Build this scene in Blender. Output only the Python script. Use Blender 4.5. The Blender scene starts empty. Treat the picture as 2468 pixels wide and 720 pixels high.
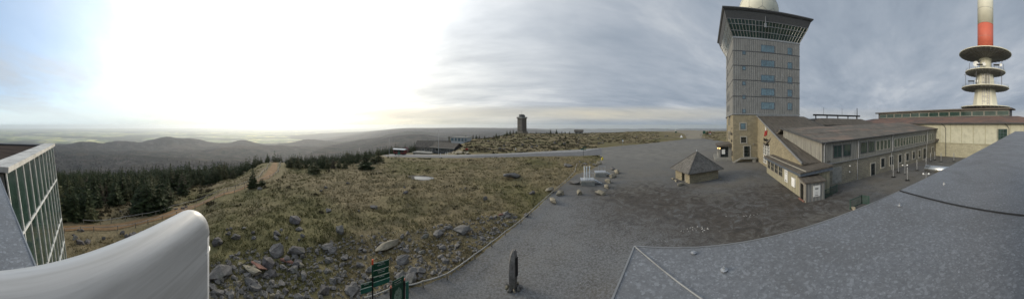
HAZE = 4e-5; SUN_E = 1.5
import bpy, bmesh, math, random
from mathutils import Vector, Matrix, noise
from mathutils.bvhtree import BVHTree

sc = bpy.context.scene
COL = sc.collection
rnd = random.Random(7)
PI = math.pi
S, Y0, H = 540.0, 302.0, 10.5          # px per radian of the photograph, eye level row, eye height (m)

# ---------------------------------------------------------------- helpers
def pol(px, r, z=0.0):
    th = (px - 1234.0) / S
    return Vector((r * math.sin(th), r * math.cos(th), z))

def tag(o, label=None, cat=None, group=None, kind=None):
    if label: o['label'] = label
    if cat: o['category'] = cat
    if group: o['group'] = group
    if kind: o['kind'] = kind
    return o

def empty(name, loc, rz=0.0):
    o = bpy.data.objects.new(name, None)
    o.location = loc
    o.rotation_euler = (0, 0, rz)
    o.empty_display_size = 0.2
    COL.objects.link(o)
    return o

class MB:
    """Collects shapes and links them as one mesh object."""
    def __init__(s, fr=None):
        s.v, s.f, s.m, s.fr = [], [], [], fr
    def add(s, vs, fs, mi=0):
        b = len(s.v)
        for p in vs:
            s.v.append(Vector(s.fr(*p)) if s.fr else Vector(p))
        for f in fs:
            s.f.append([b + i for i in f]); s.m.append(mi)
        return s
    def quad(s, a, b, c, d, mi=0):
        return s.add([a, b, c, d], [(0, 1, 2, 3)], mi)
    def box(s, x0, x1, y0, y1, z0, z1, mi=0):
        vs = [(x0,y0,z0),(x1,y0,z0),(x1,y1,z0),(x0,y1,z0),(x0,y0,z1),(x1,y0,z1),(x1,y1,z1),(x0,y1,z1)]
        return s.add(vs, [(0,3,2,1),(4,5,6,7),(0,1,5,4),(1,2,6,5),(2,3,7,6),(3,0,4,7)], mi)
    def hexa(s, lo, hi, mi=0):
        """a solid between two quads with the same winding"""
        return s.add(list(lo) + list(hi), [(3,2,1,0),(4,5,6,7),(0,1,5,4),(1,2,6,5),(2,3,7,6),(3,0,4,7)], mi)
    def prism(s, pts, z0, z1, mi=0):
        n = len(pts)
        vs = [(p[0], p[1], z0) for p in pts] + [(p[0], p[1], z1) for p in pts]
        fs = [tuple(reversed(range(n))), tuple(range(n, 2*n))]
        fs += [(i, (i+1) % n, n + (i+1) % n, n + i) for i in range(n)]
        return s.add(vs, fs, mi)
    def bar(s, a, b, w, h=None, mi=0, up=Vector((0,0,1))):
        """a square bar from a to b (world points through fr)"""
        h = h or w
        if s.fr: a, b = Vector(s.fr(*a)), Vector(s.fr(*b))
        else: a, b = Vector(a), Vector(b)
        d = (b - a).normalized()
        x = d.cross(up)
        if x.length < 1e-4: x = Vector((1,0,0))
        x.normalize(); y = x.cross(d).normalized()
        x *= w/2; y *= h/2
        k = len(s.v)
        for p in (a, b):
            s.v += [p-x-y, p+x-y, p+x+y, p-x+y]
        for f in [(3,2,1,0),(4,5,6,7),(0,1,5,4),(1,2,6,5),(2,3,7,6),(3,0,4,7)]:
            s.f.append([k+i for i in f]); s.m.append(mi)
        return s
    def tube(s, pts, r, n=8, mi=0, caps=True):
        pts = [Vector(s.fr(*p)) if s.fr else Vector(p) for p in pts]
        rs = r if isinstance(r, (list, tuple)) else [r]*len(pts)
        k = len(s.v); prevx = None
        for i, p in enumerate(pts):
            d = (pts[min(i+1, len(pts)-1)] - pts[max(i-1, 0)]).normalized()
            if prevx is None:
                x = d.cross(Vector((0,0,1)))
                if x.length < 1e-3: x = Vector((1,0,0))
            else:
                x = prevx - d*prevx.dot(d)
            x.normalize(); prevx = x; y = d.cross(x)
            for j in range(n):
                a = 2*PI*j/n
                s.v.append(p + x*math.cos(a)*rs[i] + y*math.sin(a)*rs[i])
        for i in range(len(pts)-1):
            for j in range(n):
                a, b = k+i*n+j, k+i*n+(j+1) % n
                s.f.append([a, b, b+n, a+n]); s.m.append(mi)
        if caps:
            s.f.append([k+j for j in reversed(range(n))]); s.m.append(mi)
            s.f.append([k+(len(pts)-1)*n+j for j in range(n)]); s.m.append(mi)
        return s
    def lathe(s, prof, c, n=32, mi=0):
        k = len(s.v)
        for (r, z) in prof:
            for j in range(n):
                a = 2*PI*j/n
                s.v.append(Vector((c[0]+r*math.cos(a), c[1]+r*math.sin(a), c[2]+z)))
        for i in range(len(prof)-1):
            for j in range(n):
                a, b = k+i*n+j, k+i*n+(j+1) % n
                s.f.append([a, b, b+n, a+n]); s.m.append(mi)
        s.f.append([k+j for j in reversed(range(n))]); s.m.append(mi)
        s.f.append([k+(len(prof)-1)*n+j for j in range(n)]); s.m.append(mi)
        return s
    def build(s, name, mats, parent=None, origin=None, smooth=False, local=False):
        me = bpy.data.meshes.new(name)
        if parent is not None and not local:
            org = Vector((0,0,0)); q = parent
            while q is not None: org += q.location; q = q.parent
        elif origin is not None: org = Vector(origin)
        else: org = Vector((0,0,0))
        vs = [p - org for p in s.v]
        me.from_pydata(vs, [], s.f)
        if not isinstance(mats, (list, tuple)): mats = [mats]
        for m in mats: me.materials.append(m)
        if len(mats) > 1: me.polygons.foreach_set('material_index', s.m)
        if smooth: me.polygons.foreach_set('use_smooth', [True]*len(s.f))
        me.update()
        auto_uv(me)
        o = bpy.data.objects.new(name, me)
        if parent is not None: o.parent = parent
        else: o.location = org
        COL.objects.link(o)
        return o

def auto_uv(me):
    uvl = me.uv_layers.new(name='UVMap')
    co = [v.co for v in me.vertices]
    data = [0.0]*(2*len(me.loops))
    for p in me.polygons:
        n = p.normal
        t = Vector((-n.y, n.x, 0))
        if t.length < 0.05: t = Vector((1,0,0))
        t.normalize(); b = n.cross(t)
        for li in p.loop_indices:
            c = co[me.loops[li].vertex_index]
            data[2*li] = c.dot(t); data[2*li+1] = c.dot(b)
    uvl.data.foreach_set('uv', data)

def copy_tree(o, parent=None):
    c = o.copy(); COL.objects.link(c)
    if parent is not None: c.parent = parent
    for ch in list(o.children): copy_tree(ch, c)
    return c

# ---------------------------------------------------------------- materials
def rgb(c): return (c[0], c[1], c[2], 1.0)

class NT:
    def __init__(s, name):
        s.mat = bpy.data.materials.new(name); s.mat.use_nodes = True
        s.t = s.mat.node_tree; s.t.nodes.clear()
        s.out = s.n('ShaderNodeOutputMaterial')
        s.p = s.n('ShaderNodeBsdfPrincipled')
        s.l(s.p.outputs[0], s.out.inputs['Surface'])
    def n(s, t, **k):
        nd = s.t.nodes.new(t)
        for a, b in k.items(): setattr(nd, a, b)
        return nd
    def l(s, a, b): s.t.links.new(a, b)
    def coord(s, which='UV', scale=(1,1,1), rot=(0,0,0)):
        tc = s.n('ShaderNodeTexCoord'); mp = s.n('ShaderNodeMapping')
        mp.inputs['Scale'].default_value = scale
        mp.inputs['Rotation'].default_value = rot
        if which == 'World':
            g = s.n('ShaderNodeNewGeometry'); s.l(g.outputs['Position'], mp.inputs[0])
        else: s.l(tc.outputs[which], mp.inputs[0])
        return mp.outputs[0]
    def noise(s, vec, scale, detail=4, rough=.6, dist=0.0):
        nd = s.n('ShaderNodeTexNoise')
        nd.inputs['Scale'].default_value = scale; nd.inputs['Detail'].default_value = detail
        nd.inputs['Roughness'].default_value = rough; nd.inputs['Distortion'].default_value = dist
        s.l(vec, nd.inputs['Vector']); return nd.outputs[0]
    def vor(s, vec, scale, feature='F1', out=0):
        nd = s.n('ShaderNodeTexVoronoi'); nd.feature = feature
        nd.inputs['Scale'].default_value = scale
        s.l(vec, nd.inputs['Vector']); return nd.outputs[out]
    def ramp(s, fac, stops):
        nd = s.n('ShaderNodeValToRGB'); el = nd.color_ramp.elements
        while len(el) > 1: el.remove(el[-1])
        for i, (p, c) in enumerate(stops):
            e = el[0] if i == 0 else el.new(p)
            e.position = p
            e.color = rgb(c) if not isinstance(c, (int, float)) else (c, c, c, 1)
        s.l(fac, nd.inputs[0]); return nd.outputs[0]
    def mix(s, fac, a, b, mode='MIX'):
        nd = s.n('ShaderNodeMix', data_type='RGBA', blend_type=mode)
        for sock, val in ((nd.inputs[0], fac), (nd.inputs[6], a), (nd.inputs[7], b)):
            if isinstance(val, (int, float)): sock.default_value = val
            elif isinstance(val, tuple): sock.default_value = rgb(val)
            else: s.l(val, sock)
        return nd.outputs[2]
    def math(s, op, a, b=None, clamp=False):
        nd = s.n('ShaderNodeMath', operation=op); nd.use_clamp = clamp
        for i, val in enumerate((a, b)):
            if val is None: continue
            if isinstance(val, (int, float)): nd.inputs[i].default_value = val
            else: s.l(val, nd.inputs[i])
        return nd.outputs[0]
    def bump(s, height, strength=.5, dist=.05):
        nd = s.n('ShaderNodeBump'); nd.inputs['Strength'].default_value = strength
        nd.inputs['Distance'].default_value = dist
        s.l(height, nd.inputs['Height']); s.l(nd.outputs[0], s.p.inputs['Normal'])
    def fin(s, color=None, rough=.8, metal=0.0, spec=.3):
        if color is not None:
            if isinstance(color, tuple): s.p.inputs['Base Color'].default_value = rgb(color)
            else: s.l(color, s.p.inputs['Base Color'])
        if isinstance(rough, (int, float)): s.p.inputs['Roughness'].default_value = rough
        else: s.l(rough, s.p.inputs['Roughness'])
        s.p.inputs['Metallic'].default_value = metal
        s.p.inputs['Specular IOR Level'].default_value = spec
        return s.mat

def m_plain(name, c, rough=.6, metal=0.0, var=.18, scale=3.0, spec=.3, coord='Object'):
    t = NT(name); v = t.coord(coord)
    n = t.noise(v, scale, 5, .65)
    d = tuple(x*(1-var*1.6) for x in c); e = tuple(min(1, x*(1+var)) for x in c)
    return t.fin(t.ramp(n, [(.3, d), (.5, c), (.72, e)]), rough, metal, spec)

def m_stone(name, c1, c2, mortar, scale=1.0, row=.32, w=.75):
    t = NT(name); v = t.coord('UV')
    b = t.n('ShaderNodeTexBrick')
    nz = t.n('ShaderNodeTexNoise'); nz.inputs['Scale'].default_value = 1.3; t.l(v, nz.inputs['Vector'])
    add = t.n('ShaderNodeVectorMath', operation='MULTIPLY_ADD')
    t.l(nz.outputs[1], add.inputs[0]); add.inputs[1].default_value = (.16,.12,0); t.l(v, add.inputs[2])
    t.l(add.outputs[0], b.inputs['Vector'])
    b.inputs['Color1'].default_value = rgb(c1); b.inputs['Color2'].default_value = rgb(c2)
    b.inputs['Mortar'].default_value = rgb(mortar); b.inputs['Scale'].default_value = scale
    b.inputs['Mortar Size'].default_value = .022; b.inputs['Row Height'].default_value = row
    b.inputs['Brick Width'].default_value = w; b.inputs['Bias'].default_value = -.1
    b.offset = .43; b.squash = .7; b.squash_frequency = 3
    n = t.noise(v, .35, 5, .7); n2 = t.noise(v, 6, 3)
    col = t.mix(t.ramp(n, [(.38, .0), (.7, .55)]), b.outputs[0], tuple(x*.5 for x in c1))
    col = t.mix(.35, col, t.ramp(n2, [(.2,(.3,.3,.3)),(.8,(.9,.9,.9))]), 'OVERLAY')
    t.bump(b.outputs['Fac'], -.6, .04)
    return t.fin(col, .9, 0, .2)

def m_clad(name, c, pitch=.5, var=.35):
    """ribbed vertical sheet cladding, streaked with weather"""
    t = NT(name); v = t.coord('UV')
    w = t.n('ShaderNodeTexWave', wave_type='BANDS', bands_direction='X')
    w.inputs['Scale'].default_value = .314/pitch
    t.l(v, w.inputs['Vector'])
    st = t.coord('UV', (3.5, .25, 1)); n = t.noise(st, 1.0, 5, .7)
    n2 = t.noise(v, .5, 3)
    col = t.ramp(n, [(.3, tuple(x*(1-var) for x in c)), (.52, c), (.75, tuple(x*(1+var) for x in c))])
    col = t.mix(t.ramp(n2, [(.45, 0.0), (.75, .45)]), col, tuple(x*.62 for x in c))
    col = t.mix(t.ramp(w.outputs[1], [(.0, .4), (.35, .0)]), col, tuple(x*.5 for x in c))
    t.bump(w.outputs[1], .7, .05)
    return t.fin(col, .75, 0, .25)

def m_roof(name, c, course=1.6, rust=None, rust_at=.62):
    t = NT(name); v = t.coord('UV')
    b = t.n('ShaderNodeTexBrick'); t.l(v, b.inputs['Vector'])
    b.inputs['Color1'].default_value = rgb(c); b.inputs['Color2'].default_value = rgb(tuple(x*.8 for x in c))
    b.inputs['Mortar'].default_value = rgb(tuple(x*.4 for x in c)); b.inputs['Scale'].default_value = 1
    b.inputs['Mortar Size'].default_value = .03; b.inputs['Row Height'].default_value = course; b.inputs['Brick Width'].default_value = 2.4
    w = t.n('ShaderNodeTexWave', wave_type='BANDS', bands_direction='X'); w.inputs['Scale'].default_value = 1.4
    t.l(v, w.inputs['Vector'])
    st = t.coord('UV', (2.2, .3, 1)); n = t.noise(st, 1.0, 5, .7)
    col = t.mix(t.ramp(n, [(.38, 0.0), (.7, .8)]), b.outputs[0], tuple(x*2.0 for x in c))
    if rust:
        n2 = t.noise(t.coord('UV', (.16, .35, 1)), 1.0, 2, .5)
        col = t.mix(t.ramp(n2, [(rust_at-.03, 0.0), (rust_at+.03, .75)]), col, rust)
    col = t.mix(t.ramp(w.outputs[1], [(0, .4), (.4, 0.0)]), col, tuple(x*.45 for x in c))
    t.bump(w.outputs[1], .4, .04)
    return t.fin(col, .8, 0, .25)

M = {}
def mats():
    # moor: dry grass, green moss, dark heather, bare peat
    t = NT('moor_ground'); v = t.coord('World')
    big = t.noise(v, .045, 4, .6); mid = t.noise(v, .33, 5, .65); fine = t.noise(v, 2.6, 5, .75)
    ve = t.coord('World', (1, 1, 1)); cl = t.vor(ve, .85)
    dry = t.ramp(fine, [(.25, (.11,.088,.05)), (.5, (.195,.158,.09)), (.75, (.28,.23,.14))])
    grn = t.ramp(fine, [(.25, (.085,.078,.034)), (.55, (.135,.125,.055)), (.8, (.185,.165,.08))])
    hea = t.ramp(fine, [(.3, (.045,.038,.025)), (.6, (.09,.075,.05)), (.85, (.15,.125,.085))])
    col = t.mix(t.ramp(big, [(.47, 0.0), (.6, .85)]), dry, grn)
    col = t.mix(t.ramp(mid, [(.58, 0.0), (.7, .6)]), col, hea)
    col = t.mix(t.ramp(cl, [(.06, .3), (.24, 0.0)]), col, (.05,.043,.025))
    hgt = t.math('ADD', t.math('MULTIPLY', fine, .6), t.math('MULTIPLY', mid, .8))
    t.bump(hgt, .9, .35)
    M['moor'] = t.fin(col, .95, 0, .1)
    # gravel plaza
    t = NT('gravel'); v = t.coord('World')
    fine = t.noise(v, 9, 6, .85); mid = t.noise(v, .25, 6, .65, .6); big = t.noise(v, .07, 5, .6, .8)
    sp = t.vor(v, 5.5)
    col = t.ramp(fine, [(.28, (.06,.06,.06)), (.5, (.122,.122,.12)), (.72, (.24,.238,.232))])
    col = t.mix(t.ramp(mid, [(.42, 0.0), (.66, .6)]), col, (.075,.066,.056))
    col = t.mix(t.ramp(big, [(.45, 0.0), (.66, .55)]), col, (.17,.152,.122))
    n3 = t.noise(t.coord('World', (1,1,1)), .6, 6, .75, 1.5)
    col = t.mix(t.ramp(n3, [(.5, 0.0), (.72, .65)]), col, (.048,.044,.04))
    g_ = t.n('ShaderNodeNewGeometry')
    def near_(px, r, R):      # 1 at a place of the square, 0 at R metres from it
        d_ = t.n('ShaderNodeVectorMath', operation='DISTANCE'); t.l(g_.outputs['Position'], d_.inputs[0]); d_.inputs[1].default_value = pol(px, r)
        return t.math('SUBTRACT', 1.0, t.math('DIVIDE', d_.outputs['Value'], R), True)
    far_ = t.math('MULTIPLY', t.math('MAXIMUM', near_(1540, 95, 62), near_(1640, 120, 60)), 1.6, True)
    col = t.mix(t.math('MULTIPLY', far_, .75), col, t.ramp(mid, [(.35, (.15,.143,.128)), (.65, (.235,.225,.20))]))
    dirt = t.math('MULTIPLY', t.math('MAXIMUM', near_(1560, 30, 13), t.math('MAXIMUM', near_(1750, 24, 12), near_(1900, 32, 12))), t.ramp(n3, [(.38, 0.0), (.56, 2.2)]), True)
    col = t.mix(t.math('MULTIPLY', dirt, .8), col, t.ramp(n3, [(.45, (.075,.062,.048)), (.65, (.04,.036,.033))]))
    chip = t.math('MULTIPLY', t.math('MAXIMUM', near_(1380, 17, 15), near_(1330, 27, 11)), 1.5, True)
    coarse = t.noise(v, 5.5, 5, .8)
    col = t.mix(t.math('MULTIPLY', chip, t.ramp(coarse, [(.42, 0.0), (.66, .75)])), col, (.26,.265,.27))
    col = t.mix(t.ramp(sp, [(.05, .35), (.1, 0.0)]), col, (.42,.41,.4))
    t.bump(fine, .6, .04)
    M['gravel'] = t.fin(col, .92, 0, .2)
    t = NT('asphalt'); v = t.coord('World'); n = t.noise(v, .5, 6, .7); f = t.noise(v, 8, 4, .8)
    col = t.ramp(n, [(.3, (.10,.10,.102)), (.6, (.15,.15,.15)), (.8, (.19,.186,.18))])
    col = t.mix(.4, col, t.ramp(f, [(.3, (.2,.2,.2)), (.7, (.8,.8,.8))]), 'OVERLAY')
    M['asphalt'] = t.fin(col, .85, 0, .25)
    M['concrete_road'] = m_plain('concrete_lane', (.26,.255,.245), .85, 0, .2, .8, .2, 'World')
    t = NT('sand_track'); v = t.coord('World'); n = t.noise(v, .6, 6, .7); f = t.noise(v, 7, 4, .8)
    col = t.ramp(n, [(.3, (.14,.085,.042)), (.55, (.235,.15,.078)), (.8, (.31,.215,.125))])
    col = t.mix(.5, col, t.ramp(f, [(.3, (.2,.2,.2)), (.7, (.8,.8,.8))]), 'OVERLAY')
    t.bump(f, .5, .04)
    M['sand'] = t.fin(col, .95, 0, .1)
    t = NT('sand_road'); v = t.coord('World'); n = t.noise(v, .12, 5, .7)
    M['sandroad'] = t.fin(t.ramp(n, [(.3, (.19,.17,.135)), (.6, (.27,.24,.185)), (.8, (.22,.2,.17))]), .95, 0, .1)
    # far wooded hills
    t = NT('wooded_hills'); v = t.coord('World'); a = t.noise(v, .0011, 6, .65); b = t.noise(v, .006, 6, .7); c = t.vor(v, .03)
    col = t.ramp(b, [(.3, (.012,.016,.016)), (.5, (.04,.04,.04)), (.68, (.095,.085,.08))])
    col = t.mix(t.ramp(a, [(.5, 0.0), (.62, .7)]), col, (.10,.085,.07))
    col = t.mix(t.ramp(c, [(.1, .5), (.5, 0.0)]), col, (.02,.02,.014))
    t.bump(t.math('ADD', b, t.math('MULTIPLY', c, .5)), 1.0, 60)
    M['hills'] = t.fin(col, 1, 0, 0)
    # plain of fields and villages
    t = NT('field_plain'); v = t.coord('World', (1,1,1), (0,0,.5))
    ch = t.n('ShaderNodeTexVoronoi'); ch.inputs['Scale'].default_value = .0014; ch.distance = 'CHEBYCHEV'; t.l(v, ch.inputs['Vector'])
    sep = t.n('ShaderNodeSeparateColor'); t.l(ch.outputs['Color'], sep.inputs[0])
    fields = t.ramp(sep.outputs[0], [(.0, (.11,.14,.08)), (.3, (.25,.30,.12)), (.5, (.38,.38,.2)), (.62, (.72,.66,.24)), (.72,(.22,.26,.14)), (.86, (.50,.46,.35)), (1, (.16,.2,.12))])
    wd = t.noise(v, .00025, 6, .65)
    col = t.mix(t.ramp(wd, [(.5, 0.0), (.56, .85)]), fields, (.035,.042,.035))
    tn = t.noise(v, .0006, 4, .6); tf = t.vor(v, .012)
    town = t.math('MULTIPLY', t.ramp(tn, [(.64, 0.0), (.69, 1.0)]), t.ramp(tf, [(.25, 1.0), (.4, 0.0)]))
    col = t.mix(town, col, (.6,.58,.55))
    M['plain'] = t.fin(col, 1, 0, 0)
    # near metal sheets
    t = NT('galvanised_sheet'); v = t.coord('Object')
    vo = t.n('ShaderNodeTexVoronoi'); vo.inputs['Scale'].default_value = 120; t.l(v, vo.inputs['Vector'])
    sp = t.n('ShaderNodeSeparateColor'); t.l(vo.outputs['Color'], sp.inputs[0])
    n = t.noise(v, 38, 6, .75); st = t.noise(v, 1.1, 6, .7, .6); bl = t.noise(v, 7, 5, .65, .8)
    base = t.ramp(n, [(.28, (.135,.141,.149)), (.5, (.19,.196,.205)), (.72, (.26,.267,.278))])
    col = t.mix(t.ramp(sp.outputs[0], [(.88, 0.0), (.99, .6)]), base, (.36,.375,.39))
    col = t.mix(t.ramp(st, [(.42, 0.0), (.68, .6)]), col, (.13,.128,.125))
    col = t.mix(t.ramp(bl, [(.52, 0.0), (.7, .25)]), col, (.24,.245,.25))
    v2 = t.n('ShaderNodeTexVoronoi'); v2.inputs['Scale'].default_value = 55; t.l(v, v2.inputs['Vector']); s2 = t.n('ShaderNodeSeparateColor'); t.l(v2.outputs['Color'], s2.inputs[0])
    col = t.mix(t.ramp(s2.outputs[1], [(.8, 0.0), (.97, .45)]), col, (.36,.375,.39))
    dot = t.vor(v, 9)
    col = t.mix(t.ramp(dot, [(.03, .55), (.07, 0.0)]), col, (.5,.51,.52))
    t.bump(n, .08, .01)
    M['galv'] = t.fin(col, t.ramp(st, [(.3, .46), (.7, .62)]), .25, .4)
    t = NT('white_rail_paint'); v = t.coord('Object')
    cb = t.n('ShaderNodeCombineXYZ')
    for i_, (vec_, k_) in enumerate((((math.sin(math.radians(-48.4)), math.cos(math.radians(-48.4)), 0), 5.0), ((math.sin(math.radians(-138.4)), math.cos(math.radians(-138.4)), 0), 75.0), ((0, 0, 1), 75.0))):
        dp_ = t.n('ShaderNodeVectorMath', operation='DOT_PRODUCT'); t.l(v, dp_.inputs[0]); dp_.inputs[1].default_value = vec_
        t.l(t.math('MULTIPLY', dp_.outputs['Value'], k_), cb.inputs[i_])
    st = t.noise(cb.outputs[0], 1.0, 6, .65, .5)
    f = t.noise(v, 60, 3)
    col = t.ramp(st, [(.22, (.33,.32,.30)), (.45, (.455,.45,.44)), (.65, (.54,.535,.525))])
    col = t.mix(t.ramp(t.noise(v, 16, 5, .7), [(.66, 0.0), (.78, .5)]), col, (.45,.42,.38))
    t.bump(f, .03, .004)
    M['rail'] = t.fin(col, .42, .1, .45)
    M['white'] = m_plain('white_paint', (.74,.74,.72), .45)
    M['glass'] = m_plain('dark_window_glass', (.012,.018,.018), .04, 0, .2, 1, .8)
    M['glass_green'] = m_plain('green_tinted_glass', (.03,.055,.047), .05, 0, .3, .6, .7)
    M['glass_blue'] = m_plain('blue_tinted_glass', (.085,.14,.165), .12, 0, .3, .8, .8)
    M['stone'] = m_stone('granite_masonry', (.30,.26,.175), (.21,.182,.125), (.13,.115,.085))
    M['stone_grey'] = m_stone('grey_granite_masonry', (.26,.235,.18), (.18,.165,.13), (.10,.09,.075))
    M['stone_frame'] = m_plain('dressed_granite', (.34,.32,.27), .85)
    M['clad'] = m_clad('ribbed_facade', (.205,.204,.194), .56, .3)
    M['clad_pale'] = m_clad('pale_ribbed_facade', (.26,.255,.235), .3)
    M['wood_clad'] = m_clad('grey_board_wall', (.235,.225,.195), .34, .5)
    M['roof'] = m_roof('weathered_roofing', (.09,.078,.064))
    M['roof_rust'] = m_roof('weathered_roofing_rust', (.118,.105,.088), 2.0, (.25,.18,.14), .57)
    M['roof_pink'] = m_roof('ribbed_reddish_roofing', (.105,.08,.07), 2.2, (.21,.125,.095), .48)
    M['cream'] = m_plain('cream_panel', (.44,.43,.335), .75, 0, .12, .8)
    M['cream_stone'] = m_stone('pale_granite_masonry', (.39,.37,.27), (.32,.3,.215), (.21,.19,.15), 1, .35, .9)
    M['concrete'] = m_plain('concrete', (.23,.225,.2), .9, 0, .25, 1.5)
    M['dark_metal'] = m_plain('dark_painted_metal', (.07,.071,.072), .55)
    M['grey_metal'] = m_plain('grey_metal', (.25,.252,.25), .45, .3)
    M['steel'] = m_plain('brushed_steel', (.62,.61,.58), .27, .95, .05)
    M['zinc'] = m_plain('zinc_pipe', (.42,.43,.44), .4, .6)
    M['bluegrey'] = m_plain('blue_grey_fascia', (.085,.1,.12), .6)
    M['shingle'] = m_roof('wood_shingle', (.12,.11,.098), .3)
    t = NT('wood_shingle_rows'); v = t.coord('UV'); b = t.n('ShaderNodeTexBrick'); t.l(v, b.inputs['Vector'])
    b.inputs['Color1'].default_value = (.17,.158,.14,1); b.inputs['Color2'].default_value = (.105,.098,.088,1); b.inputs['Mortar'].default_value = (.03,.028,.026,1)
    b.inputs['Scale'].default_value = 1; b.inputs['Row Height'].default_value = .27; b.inputs['Brick Width'].default_value = .3; b.inputs['Mortar Size'].default_value = .018
    n = t.noise(v, .9, 5, .7)
    t.bump(b.outputs['Fac'], -.8, .04)
    M['shingle'] = t.fin(t.mix(t.ramp(n, [(.45, 0.0), (.7, .5)]), b.outputs[0], (.2,.19,.175)), .9, 0, .15)
    M['sign_green'] = m_plain('sign_green', (.010,.062,.036), .5)
    M['sign_teal'] = m_plain('sign_teal', (.025,.13,.098), .5)
    M['green_rail'] = m_plain('green_railing_paint', (.03,.075,.055), .5)
    M['orange'] = m_plain('orange_red_paint', (.62,.085,.03), .5)
    M['salmon'] = m_plain('salmon_cap', (.62,.2,.12), .5)
    M['black'] = m_plain('black_paint', (.014,.014,.014), .5)
    M['yellow'] = m_plain('yellow_paint', (.62,.48,.04), .6)
    M['red'] = m_plain('dull_red_paint', (.30,.03,.025), .55)
    M['mast_cream'] = m_plain('cream_mast_paint', (.60,.58,.47), .5, 0, .08, .15)
    M['mast_red'] = m_plain('faded_red_mast_paint', (.50,.12,.075), .5, 0, .1, .2)
    
    for nm, c in (('rock', (.155,.146,.136)), ('rock_tan', (.25,.22,.165)), ('rock_red', (.21,.11,.085)), ('rock_dark', (.12,.11,.105))):
        t = NT('granite_' + nm); v = t.coord('Object'); n = t.noise(v, 1.7, 6, .7); f = t.noise(v, 9, 5, .8)
        li = t.noise(t.coord('World'), 1.1, 4, .7)
        col = t.ramp(n, [(.28, tuple(x*.45 for x in c)), (.5, c), (.75, tuple(x*1.55 for x in c))])
        col = t.mix(.5, col, t.ramp(f, [(.25, (.2,.2,.2)), (.75, (.8,.8,.8))]), 'OVERLAY')
        col = t.mix(t.ramp(li, [(.55, 0.0), (.7, .45)]), col, (.095,.1,.055))
        t.bump(f, .5, .06)
        M[nm] = t.fin(col, .93, 0, .15)
    for nm, a, b in (('needles', (.012,.02,.009), (.052,.066,.026)), ('needles_light', (.028,.034,.014), (.10,.10,.045)), ('needles_brown', (.03,.026,.016), (.10,.082,.055)), ('heath_leaf', (.055,.046,.028), (.135,.113,.068)), ('red_leaf', (.11,.05,.06), (.3,.16,.18))):
        t = NT('foliage_' + nm); v = t.coord('World'); n = t.noise(v, .9, 4, .7)
        M[nm] = t.fin(t.ramp(n, [(.25, a), (.72, b)]), .85, 0, .15)
    t = NT('grass_blades'); v = t.coord('World'); big = t.noise(v, .05, 4, .6); n = t.noise(v, 1.6, 4, .7)
    dry = t.ramp(n, [(.25, (.13,.105,.055)), (.75, (.29,.24,.135))]); gr = t.ramp(n, [(.25, (.075,.075,.028)), (.75, (.17,.16,.065))])
    M['grass'] = t.fin(t.mix(t.ramp(big, [(.44, 0.0), (.56, .85)]), dry, gr), .9, 0, .1)
    M['bark'] = m_plain('bark', (.06,.048,.038), .95)
    M['wood'] = m_plain('weathered_wood', (.24,.215,.175), .85, 0, .25, 5)
    M['rope'] = m_plain('grey_rope', (.33,.32,.30), .9)
    M['water'] = m_plain('pond_water', (.01,.011,.01), .03, 0, .1, 1, .6)
    M['paper'] = m_plain('white_notice', (.62,.62,.60), .6, 0, .05)
    M['chips'] = m_plain('pale_stone_chips', (.33,.32,.30), .9)
    M['brownboard'] = m_roof('brown_board_roof', (.055,.042,.034), .35); M['brownboard'].node_tree.nodes['Principled BSDF'].inputs['Specular IOR Level'].default_value = .02
    t = NT('warm_lamp'); t.fin((.8,.6,.3), .5); t.p.inputs['Emission Color'].default_value = (1,.62,.22,1); t.p.inputs['Emission Strength'].default_value = 3.0
    M['lamp'] = t.mat
mats()
# ---------------------------------------------------------------- terrain
RK = [8, 12, 20, 30, 45, 60, 80, 100, 130, 170, 250, 350, 500, 650]
TZ = {
 -500: [0, 0,-.8,-1.8,-3.4,-6,-9.5,-13,-20,-30,-56,-95,-150,-200],
    0: [0, 0,-1.4,-3.0,-5.3,-8,-11.5,-15,-21,-30,-58,-95,-150,-200],
  300: [0, 0,-1.4,-3.0,-5.3,-8,-11.5,-15,-21,-30,-58,-95,-150,-200],
  450: [0, 0,-1.0,-2.3,-4.6,-6.5,-9.5,-12.5,-18,-28,-56,-95,-150,-200],
  550: [0, 0,-.3,-1.0,-2.6,-4.8,-8,-12,-18,-28,-55,-92,-146,-195],
  650: [0, 0, 0, -.2,-.7,-1.6,-2.8,-6,-13,-23,-48,-85,-140,-190],
  750: [0, 0, 0, 0,-.5,-1.8,-3.5,-6.5,-12,-21,-42,-78,-130,-180],
  850: [0, 0, 0, 0,-.5,-1.5,-3,-5,-9,-16,-34,-64,-110,-160],
  950: [0, 0, 0, 0,-.3,-.9,-2,-3.5,-6.5,-11,-22,-42,-85,-130],
 1050: [0, 0, 0, 0, 0,-.5,-1.5,-3,-5.5,-8.5,-17,-34,-72,-115],
 1150: [0, 0, 0, 0, 0, 0, .1, .3, .9, .2,-5,-16,-45,-80],
 1250: [0, 0, 0, 0, 0, 0, .1, .5, .9, 1.4, 1.8,-4,-25,-45],
 1350: [0, 0, 0, 0, 0, 0, 0, .2, .6, 1.2, 1.5,-3,-20,-38],
 1450: [0, 0, 0, 0, 0, 0, 0, .1, .5, 1.2, 2.0,-1,-14,-30],
 1550: [0, 0, 0, 0, 0, 0, 0, 0, 0, .6, 1.8, 1.6,-6,-20],
 1640: [0, 0, 0, 0, 0, 0, 0, 0, 0, .1, .6, 1.3, .3,-12],
 1750: [0, 0, 0, 0, 0, 0, 0, 0, 0, .2, 1.0, 1.4,-2,-16],
 2000: [0, 0, 0, 0, 0, 0, 0, 0, 0, 0,-2,-8,-25,-45],
 2500: [0, 0, 0, 0, 0, 0, 0, 0, 0,-1,-6,-18,-40,-70],
 3000: [0, 0, 0, 0, 0, 0, 0,-.5,-2,-5,-20,-50,-95,-140],
}
TPX = sorted(TZ)
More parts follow.
